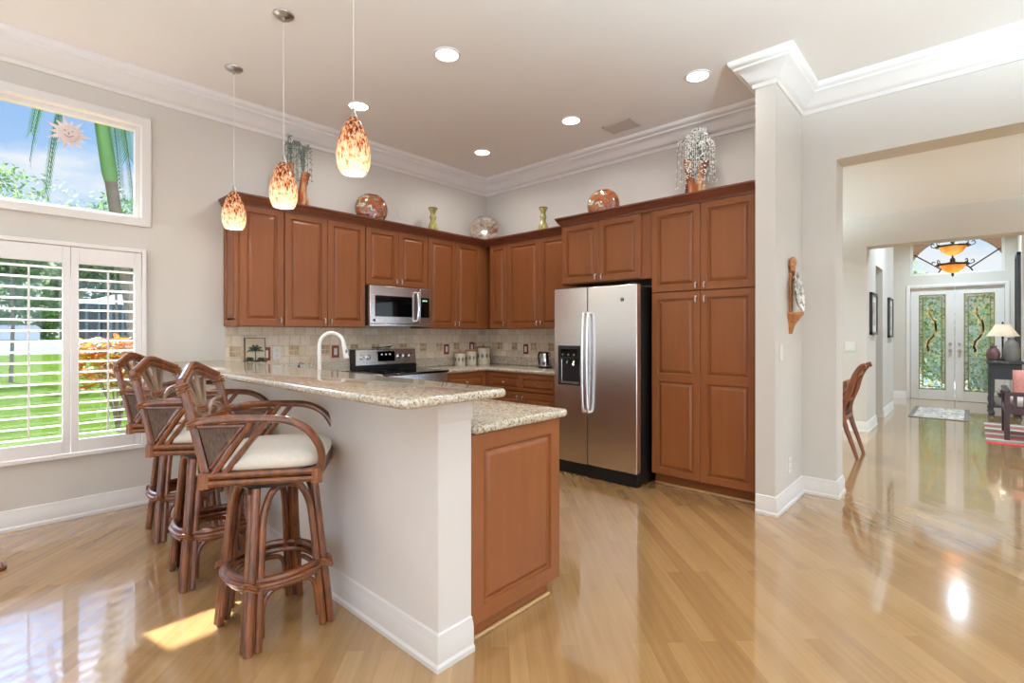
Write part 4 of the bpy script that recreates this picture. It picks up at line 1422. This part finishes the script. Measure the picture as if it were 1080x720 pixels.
    for z in (.972, .982, .992):
        w.tube([(fx(z) + .016 * cos(a), .046 * sin(a), z) for a in [2 * pi * k / 12 for k in range(12)]], .0045, 5, closed=True)
    w.build('fan_binding', m_bind, t)
    return t
SR = R(-35)
stool = make_stool('rattan bar stool with cream cushion nearest the camera', (.952, 2.345, 0), SR)
dup(stool, (.94, 3.11, 0), R(-40), 'rattan bar stool with cream cushion, the middle of three at the bar')
dup(stool, (1.0, 3.92, 0), R(-40), 'rattan bar stool farthest from the camera, beside the shuttered window')

# corner of a low wooden footstool that reaches into the frame at the left
t = thing('footstool', 'brown wooden foot of low furniture at the left photo edge', 'footstool', (-.05, 4.0, 0))
w = MB(); w.box(-.32, .19, -.05, .05, 0, .02)
w.prism([(.19, -.05), (.205, -.03), (.205, .03), (.19, .05)], 0, .018)
w.build('base', m_mahog, t, bevel=.006)
MB().tube([(-.2, 0, .018), (-.2, 0, .34)], [.03, .025], 12).build('stem', m_mahog, t)
w = MB(); w.lathe([(.0, .34), (.16, .34), (.175, .37), (.17, .42), (.12, .44), (.0, .445)], c=(-.2, 0, 0), n=24); w.build('cushion', m_linen, t, smooth=60)

# ================================================================== hall and foyer
# front doors
m_lead = bpy.data.materials.new('leaded_glass')
m_lead.use_nodes = True
_n = m_lead.node_tree.nodes; _l = m_lead.node_tree.links
_n.remove(_n['Principled BSDF'])
_c = _n.new('ShaderNodeTexCoord')
_v = _n.new('ShaderNodeTexVoronoi'); _v.inputs['Scale'].default_value = 38
_l.new(_c.outputs['Object'], _v.inputs['Vector'])
_sp = _n.new('ShaderNodeSeparateColor'); _l.new(_v.outputs['Color'], _sp.inputs[0])
_r = _n.new('ShaderNodeValToRGB')
_r.color_ramp.interpolation = 'CONSTANT'
for i, (p, c) in enumerate([(0, (.66, .80, .60)), (.25, (.95, .97, .90)), (.5, (.42, .56, .26)), (.65, (.90, .84, .52)), (.8, (.66, .84, .88))]):
    e = _r.color_ramp.elements[i] if i < 2 else _r.color_ramp.elements.new(p)
    e.position = p; e.color = c + (1,)
_l.new(_sp.outputs[0], _r.inputs[0])
_t = _n.new('ShaderNodeBsdfTransparent'); _l.new(_r.outputs[0], _t.inputs[0])
_tl = _n.new('ShaderNodeBsdfTranslucent'); _l.new(_r.outputs[0], _tl.inputs[0])
_m1 = _n.new('ShaderNodeMixShader'); _m1.inputs[0].default_value = .45
_l.new(_t.outputs[0], _m1.inputs[1]); _l.new(_tl.outputs[0], _m1.inputs[2])
_gl = _n.new('ShaderNodeBsdfGlossy'); _gl.inputs['Roughness'].default_value = .1
_m2 = _n.new('ShaderNodeMixShader'); _m2.inputs[0].default_value = .06
_l.new(_m1.outputs[0], _m2.inputs[1]); _l.new(_gl.outputs[0], _m2.inputs[2])
_l.new(_m2.outputs[0], _n['Material Output'].inputs[0])
m_came = M('brass_came', (150, 128, 70), .35, .7, var=(40, .1))
m_gold = M('amber_glass_bits', (232, 206, 140), .2, var=(30, .2), coat=.5)
def front_door(name, y0, y1, hinge):
    w = MB()
    ym, hz = (y0 + y1) / 2, 2.235
    st = .13
    zb, zt = .20, 2.09
    x0, x1 = DX + .05, DX + .095
    w.box(x0, x1, y0, y0 + st, .005, hz).box(x0, x1, y1 - st, y1, .005, hz).box(x0, x1, y0 + st, y1 - st, .005, zb).box(x0, x1, y0 + st, y1 - st, zt, hz)
    o = struct(w.build(name, m_white, bevel=.004))
    a, b = y0 + st, y1 - st
    MB().box(x0 + .015, x0 + .023, a, b, zb, zt).build('pane', m_lead, o, smooth=0)
    w = MB()
    for ins in (.0, .055):
        for q in ((a + ins, a + ins + .014, zb + ins, zt - ins), (b - ins - .014, b - ins, zb + ins, zt - ins), (a + ins, b - ins, zb + ins, zb + ins + .014), (a + ins, b - ins, zt - ins - .014, zt - ins)):
            w.box(x0 + .006, x0 + .028, *q)
    w.build('came', m_came, o, smooth=0)
    w = MB()
    c = (a + b) / 2
    rnd = random.Random(11)
    for k in range(26):
        u = k / 25
        y = c + .075 * sin(u * 7.2 + .6) * (1 - .35 * u)
        z = .95 + .85 * u
        an = rnd.uniform(-.8, .8) + (pi / 2)
        l2, wd = rnd.uniform(.05, .10), .022
        d = Vector((0, cos(an), sin(an))); nn = Vector((0, -sin(an), cos(an)))
        p = Vector((x0 + .008, y, z))
        w.add([p - d * l2, p + nn * wd, p + d * l2, p - nn * wd], [(0, 1, 2, 3)])
    w.build('amber_motif', m_gold, o, smooth=0)
    yk = y0 + .065 if hinge > 0 else y1 - .065
    w = MB(); w.lathe([(.0, -.05), (.018, -.05), (.024, -.035), (.012, -.02), (.012, -.004), (.03, -.002), (.03, .006), (.0, .006)], c=(x0 - .002, yk, .98), n=14, axis='x')
    w.lathe([(.0, -.018), (.018, -.018), (.024, -.004), (.024, .006), (.0, .006)], c=(x0 - .002, yk, 1.12), n=14, axis='x')
    w.build('knob', m_nickel, o)
front_door('door_1', .262, .935, 1)
front_door('door_2', -.435, .256, -1)
w = MB()
for q in ((.94, 1.0, 0, 2.29), (-.50, -.44, 0, 2.29), (-.44, .94, 2.24, 2.29)):
    w.box(DX - .02, DX + .02, q[0], q[1], q[2], q[3])
struct(w.build('trim_5', m_white, bevel=.004))
# transom
w = MB()
for q in ((.90, .94, 2.48, 3.28), (-.44, -.40, 2.48, 3.28), (-.40, .90, 2.48, 2.52), (-.40, .90, 3.24, 3.28)):
    w.box(DX + .02, DX + .12, q[0], q[1], q[2], q[3])
o = struct(w.build('window_3', m_white, bevel=.003))
MB().box(DX + .066, DX + .072, -.40, .90, 2.52, 3.24).build('pane', m_glass, o, smooth=0)
w = MB()
c0 = (.25, 2.42)
w.tube([(DX + .06, c0[0] + .27 * cos(a), c0[1] + .27 * sin(a)) for a in [R(22) + R(136) * k / 16 for k in range(17)]], .012, 8)
for a in (R(38), R(142)):
    w.tube([(DX + .06, c0[0] + .27 * cos(a), c0[1] + .27 * sin(a)), (DX + .06, c0[0] + .80 * cos(a), c0[1] + .80 * sin(a))], .012, 8)
w.build('muntins', m_iron, o)

# pictures on the foyer wall
def picture(x, z, wd, ht, label):
    t = thing('framed_picture', label, 'picture', (x, 1.0395, z), 0, 'pictures on the foyer wall')
    w = MB(); f = .035
    for q in ((-wd / 2, -wd / 2 + f, -ht / 2, ht / 2), (wd / 2 - f, wd / 2, -ht / 2, ht / 2), (-wd / 2, wd / 2, -ht / 2, -ht / 2 + f), (-wd / 2, wd / 2, ht / 2 - f, ht / 2)):
        w.box(q[0], q[1], -.035, 0, q[2], q[3])
    w.build('frame', m_ebony, t, bevel=.003)
    MB().box(-wd / 2 + f, wd / 2 - f, -.02, -.001, -ht / 2 + f, ht / 2 - f).build('mat_board', m_whitep, t, smooth=0)
    w = MB()
    MB().box(-wd / 2 + .13, wd / 2 - .13, -.022, -.019, -ht / 2 + .13, ht / 2 - .13).build('print', ramp_mat('grey_print_art', 'noise', 6, [(.35, (120, 116, 110)), (.65, (222, 218, 210))], rough=.5), t, smooth=0)
picture(8.60, 1.59, .52, .58, 'black framed picture on the foyer wall nearest the arched passage')
picture(10.55, 1.58, .52, .66, 'black framed picture on the foyer wall nearest the front doors')
t = plate((8.0995, 1.22, 1.14), RZB, 'white light switch on the hall wall behind the dining chair', m_whitep, wd=.12)

# dining chair, seen edge on; local front is +y
t = thing('dining_chair', 'dark wood dining chair with curved sabre back in the doorway', 'chair', (6.45, .98, 0))
for sx in (-.2, .2):
    w = MB()
    pts = arcpts([(sx, -.10, 0), (sx, -.055, .15), (sx, .0, .32), (sx, .03, .45), (sx, .02, .56), (sx, -.03, .70), (sx, -.055, .80), (sx, -.08, .88), (sx, -.13, .965), (sx, -.17, .985)], 4)
    w.tube(pts, [.016 + .012 * min(1, i / 12) for i in range(len(pts))], 8)
    w.build('rear_leg', m_mahog, t)
    w = MB(); w.tube([(sx, .44, 0), (sx, .43, .2), (sx, .42, .43)], [.014, .019, .024], 8); w.build('leg', m_mahog, t)
MB().box(-.22, .22, .0, .46, .40, .45).build('seat_rail', m_mahog, t, bevel=.004)
w = MB(); w.box(-.21, .21, .02, .45, .451, .50); w.build('seat', m_dark, t, bevel=.015, seg=3)
w = MB(); w.tube([(-.2, -.085, .89), (0, -.10, .90), (.2, -.085, .89)], .03, 8, flat=.5); w.tube([(-.2, .012, .60), (.2, .012, .60)], .02, 8); w.build('back_rail', m_mahog, t)
t = thing('throw_pillow', 'brown patterned cushion leaning in the dining chair', 'cushion', (6.45, 1.08, .502))
w = MB()
L = []
for k in range(9):
    u = -1 + k / 4
    h = .19 * (1 - .04 * u * u)
    th = max(.06 * (1 - abs(u) ** 2.5), .004)
    L.append([(h * (abs(cos(a)) ** .5) * (1 if cos(a) > 0 else -1), th * sin(a), .16 + u * .16) for a in [2 * pi * q / 16 for q in range(16)]])
w.loops(L)
w.xf(Matrix.Rotation(R(14), 4, 'X')).build('cover', ramp_mat('brown_weave', 'voronoi', 26, [(0, (104, 58, 38)), (1, (176, 126, 92))], rough=.8), t, smooth=60)

# door mat
t = thing('entry_rug', 'grey patterned rug on the floor before the front doors', 'rug', (10.9, .40, 0))
MB().box(-.80, .72, -.36, .36, .001, .008).build('border', M('rug_border', (120, 114, 108), .95, var=(40, .2)), t, smooth=0)
MB().box(-.74, .66, -.30, .30, .007, .011).build('pile', ramp_mat('rug_pattern', 'noise', 9, [(.40, (142, 134, 126)), (.58, (214, 208, 198))], rough=.95, detail=4, distort=1.5), t, smooth=0)
# striped rug
t = thing('striped_rug', 'red and grey striped rug under the carved armchair', 'rug', (9.2, -.62, 0))
m_rr, m_rg, m_rw = M('rug_red', (196, 60, 66), .95, var=(30, .15)), M('rug_grey', (128, 122, 110), .95, var=(30, .15)), M('rug_pale', (208, 196, 180), .95, var=(30, .1))
w = MB()
for i in range(16):
    w.mi = (0, 1, 2, 1)[i % 4]
    w.box(-.9 + i * .12, -.78 + i * .12, -.62, .50, .001, .009)
w.build('pile', [m_rr, m_rg, m_rw], t, smooth=0)

# console table against the right foyer wall
t = thing('console_table', 'charcoal console table with turned legs at right of the foyer', 'table', (11.7, -.38, 0))
def turned(x, y):
    w = MB(); w.lathe([(.0, 0), (.028, .0), (.045, .03), (.03, .07), (.022, .10), (.036, .14), (.036, .2), (.028, .24), (.032, .5), (.04, .56), (.028, .6), (.045, .62), (.045, .70), (.0, .70)], c=(x, y, 0), n=14)
    w.build('leg', m_ebony, t)
for x in (-.45, .45):
    for y in (-.155, .155): turned(x, y)
MB().box(-.49, .49, -.19, .19, .58, .83).build('apron', m_ebony, t, bevel=.006)
MB().box(-.54, .54, -.215, .215, .83, .87).build('tabletop', m_ebony, t, bevel=.008)
MB().box(-.47, .47, -.17, .17, .12, .145).build('shelf', m_ebony, t, bevel=.005)
TT = .8705
t = thing('table_lamp', 'bronze table lamp with lit cream bell shade on the console table', 'lamp', (11.62, -.365, TT))
w = MB(); w.lathe([(.0, 0), (.075, 0), (.08, .015), (.03, .035), (.014, .06), (.012, .36), (.02, .38), (.01, .40), (.0, .40)], n=18); w.build('base', m_iron, t)
w = MB()
for s_ in (-1, 1): w.tube(arcpts([(0, 0, .3), (s_ * .03, 0, .36), (s_ * .035, 0, .42)]), .007, 6)
w.build('arms', m_iron, t)
m_shade = ramp_mat('cream_shade', 'noise', 12, [(.3, (246, 234, 216)), (.7, (252, 246, 234))], rough=.8, translucent=.5)
L = []
w = MB()
w.loops([[(r * cos(2 * pi * k / 24), r * sin(2 * pi * k / 24), z) for k in range(24)] for r, z in ((.205, .40), (.17, .455), (.125, .53), (.095, .60), (.092, .60), (.122, .53), (.166, .455), (.201, .40))], closed=True)
w.build('lamp_shade', m_shade, t, smooth=60)
MB().lathe([(.0, .585), (.092, .585), (.092, .59), (.012, .60), (.016, .63), (.0, .645)], n=16).build('finial', m_iron, t)
MB().ball((0, 0, .48), .03, .03, .045).build('bulb', m_bulb, t)
ld = bpy.data.lights.new('table_lamp_bulb', 'POINT'); ld.energy = 5; ld.color = (1, .88, .70); ld.shadow_soft_size = .045
lo = bpy.data.objects.new('table_lamp_bulb', ld); COL.objects.link(lo); lo.parent = t; lo.location = (0, 0, .48)
def jar(label, loc, prof, mat):
    t = thing('jar_vase', label, 'vase', loc)
    MB().lathe(prof, n=22).build('body', mat, t, smooth=60)
    r, z = prof[-3]
    MB().loops([[(q * cos(2 * pi * k / 22), q * sin(2 * pi * k / 22), zz) for k in range(22)] for q, zz in ((r, z - .004), (r + .006, z), (r + .003, z + .008), (r - .008, z + .004))], closed=True).build('rim', mat, t)
jar('small plum coloured jar on the console table', (11.30, -.245, TT), [(.0, 0), (.065, 0), (.084, .05), (.088, .12), (.07, .18), (.04, .215), (.045, .24), (.02, .235), (.0, .22)], M('plum_glaze', (112, 74, 76), .35, var=(20, .15)))
jar('tall grey jar beside the lamp on the console table', (11.30, -.455, TT), [(.0, 0), (.08, 0), (.098, .06), (.098, .2), (.08, .30), (.045, .34), (.045, .375), (.025, .37), (.0, .35)], M('grey_glaze', (124, 120, 112), .4, var=(20, .12)))
# plant on the console shelf
t = thing('potted_plant', 'leafy potted plant under the console table', 'plant', (11.45, -.36, .1455))
MB().lathe([(.0, 0), (.07, 0), (.10, .06), (.11, .14), (.10, .14), (.0, .12)], n=18).build('pot', M('pale_pot', (206, 200, 190), .5, var=(12, .08)), t)
w = MB(); rnd = random.Random(4)
for k in range(60):
    a = rnd.uniform(0, 2 * pi); el = rnd.uniform(.15, 1.2); L2 = rnd.uniform(.12, .24)
    d = Vector((cos(a) * cos(el), sin(a) * cos(el) * .7, sin(el))); s_ = Vector((-sin(a), cos(a), 0)) * .018
    p = Vector((0, 0, .12))
    w.add([p, p + d * L2 * .5 + s_, p + d * L2 + Vector((0, 0, -.04)), p + d * L2 * .5 - s_], [(0, 1, 2, 3)])
w.build('foliage', ramp_mat('dusty_leaf', 'noise', 14, [(.3, (62, 72, 58)), (.7, (150, 154, 138))], rough=.6), t, smooth=0)
# mirror on the right wall
t = thing('wall_mirror', 'tall dark framed mirror on the right foyer wall', 'mirror', (12.35, -.5995, 1.75))
w = MB(); wd, ht, f = .62, 1.9, .06
for q in ((-wd / 2, -wd / 2 + f, -ht / 2, ht / 2), (wd / 2 - f, wd / 2, -ht / 2, ht / 2), (-wd / 2, wd / 2, -ht / 2, -ht / 2 + f), (-wd / 2, wd / 2, ht / 2 - f, ht / 2)):
    w.box(q[0], q[1], 0, .05, q[2], q[3])
w.build('frame', m_ebony, t, bevel=.006)
MB().box(-wd / 2 + f, wd / 2 - f, .004, .012, -ht / 2 + f, ht / 2 - f).build('glass', m_chrome, t, smooth=0)
# armchair at the right edge, local front +x away from us
m_cart = M('dark_plum_wood', (66, 42, 44), .35, var=((20, 20, 5), .2), coat=.3)
t = thing('armchair', 'dark wood slatted armchair cut by the right photo edge', 'chair', (9.05, -.60, 0))
for x, y, h in ((-.40, .29, .60), (-.40, -.29, .60), (.40, .29, .60), (.40, -.29, .92)):
    MB().box(x - .025, x + .025, y - .025, y + .025, .0095, h).build('leg', m_cart, t, bevel=.004)
w = MB()
w.box(-.43, .43, .26, .32, .585, .62).box(-.43, .43, -.32, -.26, .585, .62)
w.build('armrest', m_cart, t, bevel=.008)
w = MB().box(-.42, .42, -.31, .31, .33, .41)
w.build('seat_rail', m_cart, t, bevel=.005)
w = MB()
w.box(-.415, -.385, -.29, .29, .55, .60)
for k in range(6): w.box(-.412, -.39, -.22 + k * .088 - .018, -.22 + k * .088 + .018, .40, .56)
w.build('slats', m_cart, t, bevel=.003)
w = MB().box(-.38, .38, -.25, .25, .411, .50); w.build('cushion', M('pale_cushion', (214, 206, 194), .9, var=(30, .05)), t, bevel=.03, seg=4)
t = thing('throw_pillow', 'pink cushion on the dark armchair at the right edge', 'cushion', (9.2, -.55, .5015))
w = MB()
L = []
for k in range(9):
    u = -1 + k / 4
    th = max(.06 * (1 - abs(u) ** 2.5), .004)
    L.append([(th * sin(a), .17 * (abs(cos(a)) ** .5) * (1 if cos(a) > 0 else -1), .17 + u * .17) for a in [2 * pi * q / 16 for q in range(16)]])
w.loops(L).build('cover', M('rose_cloth', (222, 150, 142), .9, var=(30, .08)), t, smooth=60)

# chandelier
m_bowl = ramp_mat('alabaster_glass', 'noise', 9, [(.3, (226, 170, 84)), (.7, (250, 222, 158))], rough=.35, translucent=.55)
t = thing('chandelier', 'two tier bronze chandelier with lit amber glass bowls', 'chandelier', (11.0, .245, 2.26))
def bowl(z, r, h):
    w = MB()
    o = [(.012, z), (r * .4, z + h * .12), (r * .75, z + h * .45), (r, z + h)]
    i = [(q - .008, zz + .006) for q, zz in o[::-1]]
    w.loops([[(max(q, .003) * cos(2 * pi * k / 24), max(q, .003) * sin(2 * pi * k / 24), zz) for k in range(24)] for q, zz in o + i], closed=True)
    b = w.build('glass_bowl', m_bowl, t, smooth=60)
    w = MB()
    w.tube([((r + .03) * cos(2 * pi * k / 28), (r + .03) * sin(2 * pi * k / 28), z + h + .012) for k in range(28)], .016, 8, closed=True)
    for k in range(8):
        a = 2 * pi * k / 8
        w.tube(arcpts([((r + .02) * cos(a), (r + .02) * sin(a), z + h), ((r + .09) * cos(a), (r + .09) * sin(a), z + h + .03), ((r + .08) * cos(a), (r + .08) * sin(a), z + h + .08), ((r + .05) * cos(a), (r + .05) * sin(a), z + h + .06)], 4), .007, 6)
        w.tube([((r + .02) * cos(a), (r + .02) * sin(a), z + h + .01), (0, 0, z + h + .06)], .007, 6)
    w.build('bronze_tier', m_iron, t)
    ld = bpy.data.lights.new('chandelier_bulb', 'POINT'); ld.energy = 8; ld.color = (1, .8, .55); ld.shadow_soft_size = .05
    lo = bpy.data.objects.new('chandelier_bulb', ld); COL.objects.link(lo); lo.parent = t; lo.location = (0, 0, z + h * .7)
bowl(.05, .17, .13); bowl(.34, .18, .14)
w = MB(); w.tube([(0, 0, .2), (0, 0, 1.17)], .012, 8); w.ball((0, 0, .26), .035, .035, .05); w.ball((0, 0, .03), .018, .018, .04); w.ball((0, 0, .6), .04, .04, .06); w.build('stem', m_iron, t)
MB().lathe([(.0, 1.15), (.06, 1.15), (.07, 1.185), (.0, 1.1895)], n=18).build('canopy', m_iron, t)

# ================================================================== garden
m_grass = ramp_mat('lawn', 'noise', 3, [(.3, (60, 80, 26)), (.7, (76, 96, 36))], spec=0, rough=.9, detail=8)
m_pave = M('pale_bounce_paving', (182, 181, 179), .8, var=(3, .06))  # unseen paving, added pale to bounce sunlight up to the ceiling
GZ = -.12
def plane(name, mat, x0, x1, y0, y1, z):
    return struct(MB().box(x0, x1, y0, y1, z - .1, z).build(name, mat, smooth=0))
plane('lawn', m_grass, -90, 90, 7.3, 48, GZ)
m_lake = M('lake_water', (112, 128, 134), .9, spec=0, var=(.3, .05))
plane('lake', m_lake, -160, 220, 48, 170, GZ - .02)
plane('far_bank', m_grass, -200, 260, 170, 300, GZ)
plane('lawn_strip', m_grass, -40, 4.8, 4.92, 7.3, GZ)
plane('patio', m_pave, -30, 30, -40, -6.45, GZ)
plane('patio', m_pave, -40, -4.45, -6.45, 4.9, GZ)
plane('driveway', m_pave, 13.5, 60, -40, 4.9, GZ)
# roof eave above the windows
w = MB().box(-5, 4.8, YR + .18, YR + 1.03, 3.60, 3.63).box(-5, 4.8, YR + 1.03, YR + 1.055, 3.58, 3.74)
struct(w.build('roof_eave', m_white, smooth=0))
w = MB().box(-5, 14, -7, 4.9, 3.64, 3.72).box(4.82, 14, 4.9, 7.6, 3.64, 3.72)
struct(w.build('roof_slab', m_white, smooth=0))

# arched porch opening in front of the entry
w = MB()
arc = [(.27 + .86 * cos(R(180) * k / 20), 2.45 + .98 * sin(R(180) * k / 20)) for k in range(21)]
for k in range(20):
    (ya, za), (yb, zb) = arc[k], arc[k + 1]
    w.loops([[(x, ya, za), (x, yb, zb), (x, yb, 4.0), (x, ya, 4.0)] for x in (14.4, 14.65)])
w.box(14.4, 14.65, 1.13, 3.0, -.1, 4.0).box(14.4, 14.65, -3.0, -.59, -.1, 4.0)
struct(w.build('wall_porch', M('brown_stucco', (134, 98, 62), .8, var=(3, .08)), smooth=0))

def leaf_cloud(n, rx, ry, rz, size, seed, blobs=7):
    rnd = random.Random(seed)
    m = MB()
    B_ = [(Vector((rnd.uniform(-.6, .6) * rx, rnd.uniform(-.6, .6) * ry, rnd.uniform(-.6, .6) * rz)), rnd.uniform(.35, .6)) for _ in range(blobs)]
    for i in range(n):
        c, k = rnd.choice(B_)
        d = Vector((rnd.gauss(0, 1), rnd.gauss(0, 1), rnd.gauss(0, 1))).normalized() * rnd.uniform(.5, 1)
        p = c + Vector((d.x * rx * k, d.y * ry * k, d.z * rz * k))
        u = Vector((rnd.gauss(0, 1), rnd.gauss(0, 1), rnd.gauss(0, 1))).normalized()
        v = u.orthogonal().normalized()
        s_ = size * rnd.uniform(.6, 1.4)
        m.add([p - u * s_, p + v * s_ * .45, p + u * s_, p - v * s_ * .45], [(0, 1, 2, 3)])
    return m
leafs = [ramp_mat('leaf_%s' % nm, 'noise', 2.5, [(.3, a), (.7, b)], rough=.6, translucent=.5) for nm, a, b in
         (('dark', (82, 118, 64), (146, 176, 112)), ('mid', (92, 140, 54), (154, 192, 92)), ('pale', (112, 140, 94), (172, 188, 146)))]
m_bark = M('bark', (116, 104, 88), .9, var=(8, .2))
def tree(x, y, h, r, mat, label, seed, n=1500, name='tree', size=.16, trunk=.12, group='trees beyond the lawn', flat=.8, zc=None):
    t = thing(name, label, 'tree', (x, y, GZ), 0, group)
    zc = zc or h * .62
    leaf_cloud(n, r, r, h * .42 * flat, size, seed).build('crown', mat, t, (0, 0, zc), smooth=0)
    MB().tube([(0, 0, -.05), (.05, .02, h * .3), (0, .05, h * .6)], [trunk, trunk * .8, trunk * .5], 8).build('trunk', m_bark, t)
    return t

far = [(-30, 186, 30, 13, 0), (-12, 192, 36, 13, 1), (4, 184, 30, 12, 0), (19, 196, 38, 13, 2), (34, 190, 33, 13, 0), (49, 188, 34, 13, 1), (66, 192, 36, 14, 0)]
kinds = ['dark green leafy tree on the far bank of the lake', 'bright green leafy tree on the far bank of the lake', 'pale green feathery tree on the far bank of the lake']
for i, (x, y, h, r, k) in enumerate(far):
    tree(x, y, h, r, leafs[k], kinds[k], 20 + i, n=3600, size=.95, trunk=.6, zc=h * .46, flat=1.1)
for i, (x, y, h, r, k) in enumerate([(6, 174, 5, 7, 0), (14.5, 174, 8, 4, 1), (42, 175, 8, 9, 0)]):
    o = leaf_cloud(1300, r, 3, h * .6, .5, 60 + i).build('garden_bush', leafs[k], None, (x, y, GZ + h * .5), smooth=0)
    tag(o, ['low dark green bush on the far lake bank at left', 'lime green bush on the far lake bank', 'dark green bush on the far lake bank behind the shrub'][i], 'bush', 'bushes on the far bank')
t = thing('house', 'neighbouring house with white roof and dark screened porch across the lake', 'house', (20, 176, GZ))
MB().box(1.5, 16, 0, 9, 0, 9.6).build('wall', M('teal_screen', (56, 78, 74), .6, spec=0, var=(.4, .2)), t, smooth=0)
MB().loops([[(0, -1.5, 9.6), (18, -1.5, 9.6), (18, 12, 9.6), (0, 12, 9.6)], [(8.6, 3, 12.6), (17, 3, 12.6), (17, 6, 12.6), (8.6, 6, 12.6)]]).build('roof', m_white, t, smooth=0)
for k in range(5): MB().box(-.18, .18, -.4, 0, 0, 9.6).build('post', M('grey_green_post', (96, 116, 112), .6, var=(1, .1)), t, (2 + k * 2.6, -.01, 0), smooth=0)
for k in range(4): MB().box(-.9, .9, -.1, 0, 1, 7.5).build('window', M('dark_window', (30, 42, 42), .6, spec=.1, var=(1, .2)), t, (3.3 + k * 2.6, -.01, 0), smooth=0)
t = thing('boathouse', 'low white boathouse on the far lake bank at the left photo edge', 'house', (2.5, 171.5, GZ))
MB().box(0, 10, 0, 2.2, 0, 2.4).build('wall', m_white, t, smooth=0)
MB().loops([[(-.6, -.6, 2.4), (10.6, -.6, 2.4), (10.6, 2.8, 2.4), (-.6, 2.8, 2.4)], [(.6, 1, 3.6), (9.4, 1, 3.6), (9.4, 1.2, 3.6), (.6, 1.2, 3.6)]]).build('roof', M('pale_roof', (214, 206, 206), .6, var=(.5, .05)), t, smooth=0)
# coloured shrub near the window
m_cro = ramp_mat('croton_leaf', 'noise', 7, [(.32, (170, 52, 26)), (.68, (90, 118, 30)), (.44, (206, 104, 44)), (.56, (204, 168, 44))], rough=.4, translucent=.35)
t = thing('croton_shrub', 'orange and yellow leaved shrub on the lawn outside the shutters', 'shrub', (1.52, 9.3, GZ))
rnd = random.Random(9)
w = MB()
for i in range(620):
    c = Vector((rnd.uniform(-.50, .46), rnd.uniform(-.42, .42), .62 + .70 * rnd.random() ** .7))
    a = rnd.uniform(0, 2 * pi); el = rnd.uniform(-.2, .9)
    d = Vector((cos(a) * cos(el), sin(a) * cos(el), sin(el))); sd = Vector((-sin(a), cos(a), .2)) * .042
    L2 = rnd.uniform(.14, .24)
    w.add([c, c + d * L2 * .55 + sd, c + d * L2 + Vector((0, 0, -.03)), c + d * L2 * .55 - sd], [(0, 1, 2, 3)])
w.build('foliage', m_cro, t, smooth=0)
w = MB()
for k in range(7):
    a = k * .9
    w.tube([(0, 0, 0), (.05 * cos(a), .05 * sin(a), .3), (.25 * cos(a), .25 * sin(a), .8)], [.022, .016, .008], 6)
w.build('stems', m_bark, t)
# palm
t = thing('palm_tree', 'leaning palm tree with green crownshaft seen through the upper window', 'palm', (2.36, 12, GZ))
ax = lambda z: -.62 * (z / 5.2) ** 1.1
w = MB(); w.tube([(ax(z), 0, z) for z in (0, .8, 1.6, 2.4, 3.3, 4.35)], [.16, .115, .10, .095, .095, .10], 14); w.build('trunk', m_bark, t)
w = MB(); w.tube([(ax(z), 0, z) for z in (4.3, 4.45, 4.9, 5.6, 6.3, 6.6)], [.105, .125, .12, .11, .09, .07], 14)
w.build('crownshaft', M('palm_green', (84, 128, 58), .4, var=((3, 3, 1), .15)), t)
m_fr = ramp_mat('palm_frond', 'noise', 4, [(.3, (34, 84, 28)), (.7, (84, 136, 50))], rough=.5, translucent=.3)
top = Vector((ax(6.4), 0, 6.4))
rnd = random.Random(2)
# (heading, reach, rise, droop)
for a, L2, rise, dr in ((.1, .9, .3, 2.9), (.5, .75, .1, 2.4), (-.4, 1.1, .5, 2.9), (.9, 1.6, .8, 2.6), (2.9, .85, .2, 2.6), (3.2, 1.2, .5, 2.8), (3.5, 1.0, .2, 2.9), (2.5, 1.4, .8, 2.6), (1.6, 1.8, 1.2, 1.6), (4.1, 2.2, 1.5, 1.2), (5.6, 2.2, 1.5, 1.2)):
    w = MB()
    P = []
    for i in range(15):
        u = i / 14
        P.append(top + Vector((cos(a) * L2 * u * (1 - .3 * u), sin(a) * L2 * u * (1 - .3 * u), rise * u * 1.6 - dr * u * u)))
    w.tube(P, [.022 * (1 - .85 * i / 14) for i in range(15)], 6)
    for i in range(1, 15):
        for f in (0, .25, .5, .75):
            p = P[i - 1].lerp(P[i], f)
            tdir = (P[i] - P[i - 1]).normalized()
            sd = Vector((-sin(a), cos(a), 0))
            for sg in (1, -1):
                l3 = .60 * (1 - .5 * (i / 14))
                d = (sd * sg * .6 + tdir * .4 + Vector((0, 0, -.75))).normalized()
                q = p + d * l3
                n_ = tdir * .015
                w.add([p - n_, p + d * l3 * .5 - n_ * 1.2, q, p + d * l3 * .5 + n_ * 1.2, p + n_], [(0, 1, 2, 3, 4)])
    w.build('frond', m_fr, t, smooth=0)
# slender trees whose tops show in the upper window
for i, (x, y, h, r) in enumerate([(.9, 21, 6.0, 1.0), (2.2, 22, 5.9, 1.1), (3.2, 20, 5.9, .9), (.4, 23, 6.4, 1.2)]):
    tree(x, y, h, r, leafs[2 if i % 2 else 0], ['dark', 'pale'][i % 2] + ' sparse treetop along the bottom of the upper window', 80 + i, n=420, size=.09, trunk=.05, zc=h - .6, flat=.45, group='treetops in the upper window')
# greenery outside the front door
for i, (x, y, h, r, k) in enumerate([(16.5, 1.3, 3.4, 1.3, 0), (17.5, -.9, 2.2, 1.2, 1), (16.2, .2, 1.5, .9, 1)]):
    tree(x, y, h, r, leafs[k], ['tall dark shrub outside the front doors at left', 'green shrub outside the right front door', 'low green shrub outside the left front door'][i], 95 + i, n=1300, size=.1, trunk=.06, zc=h * .5, flat=1.1, group='shrubs outside the front doors')
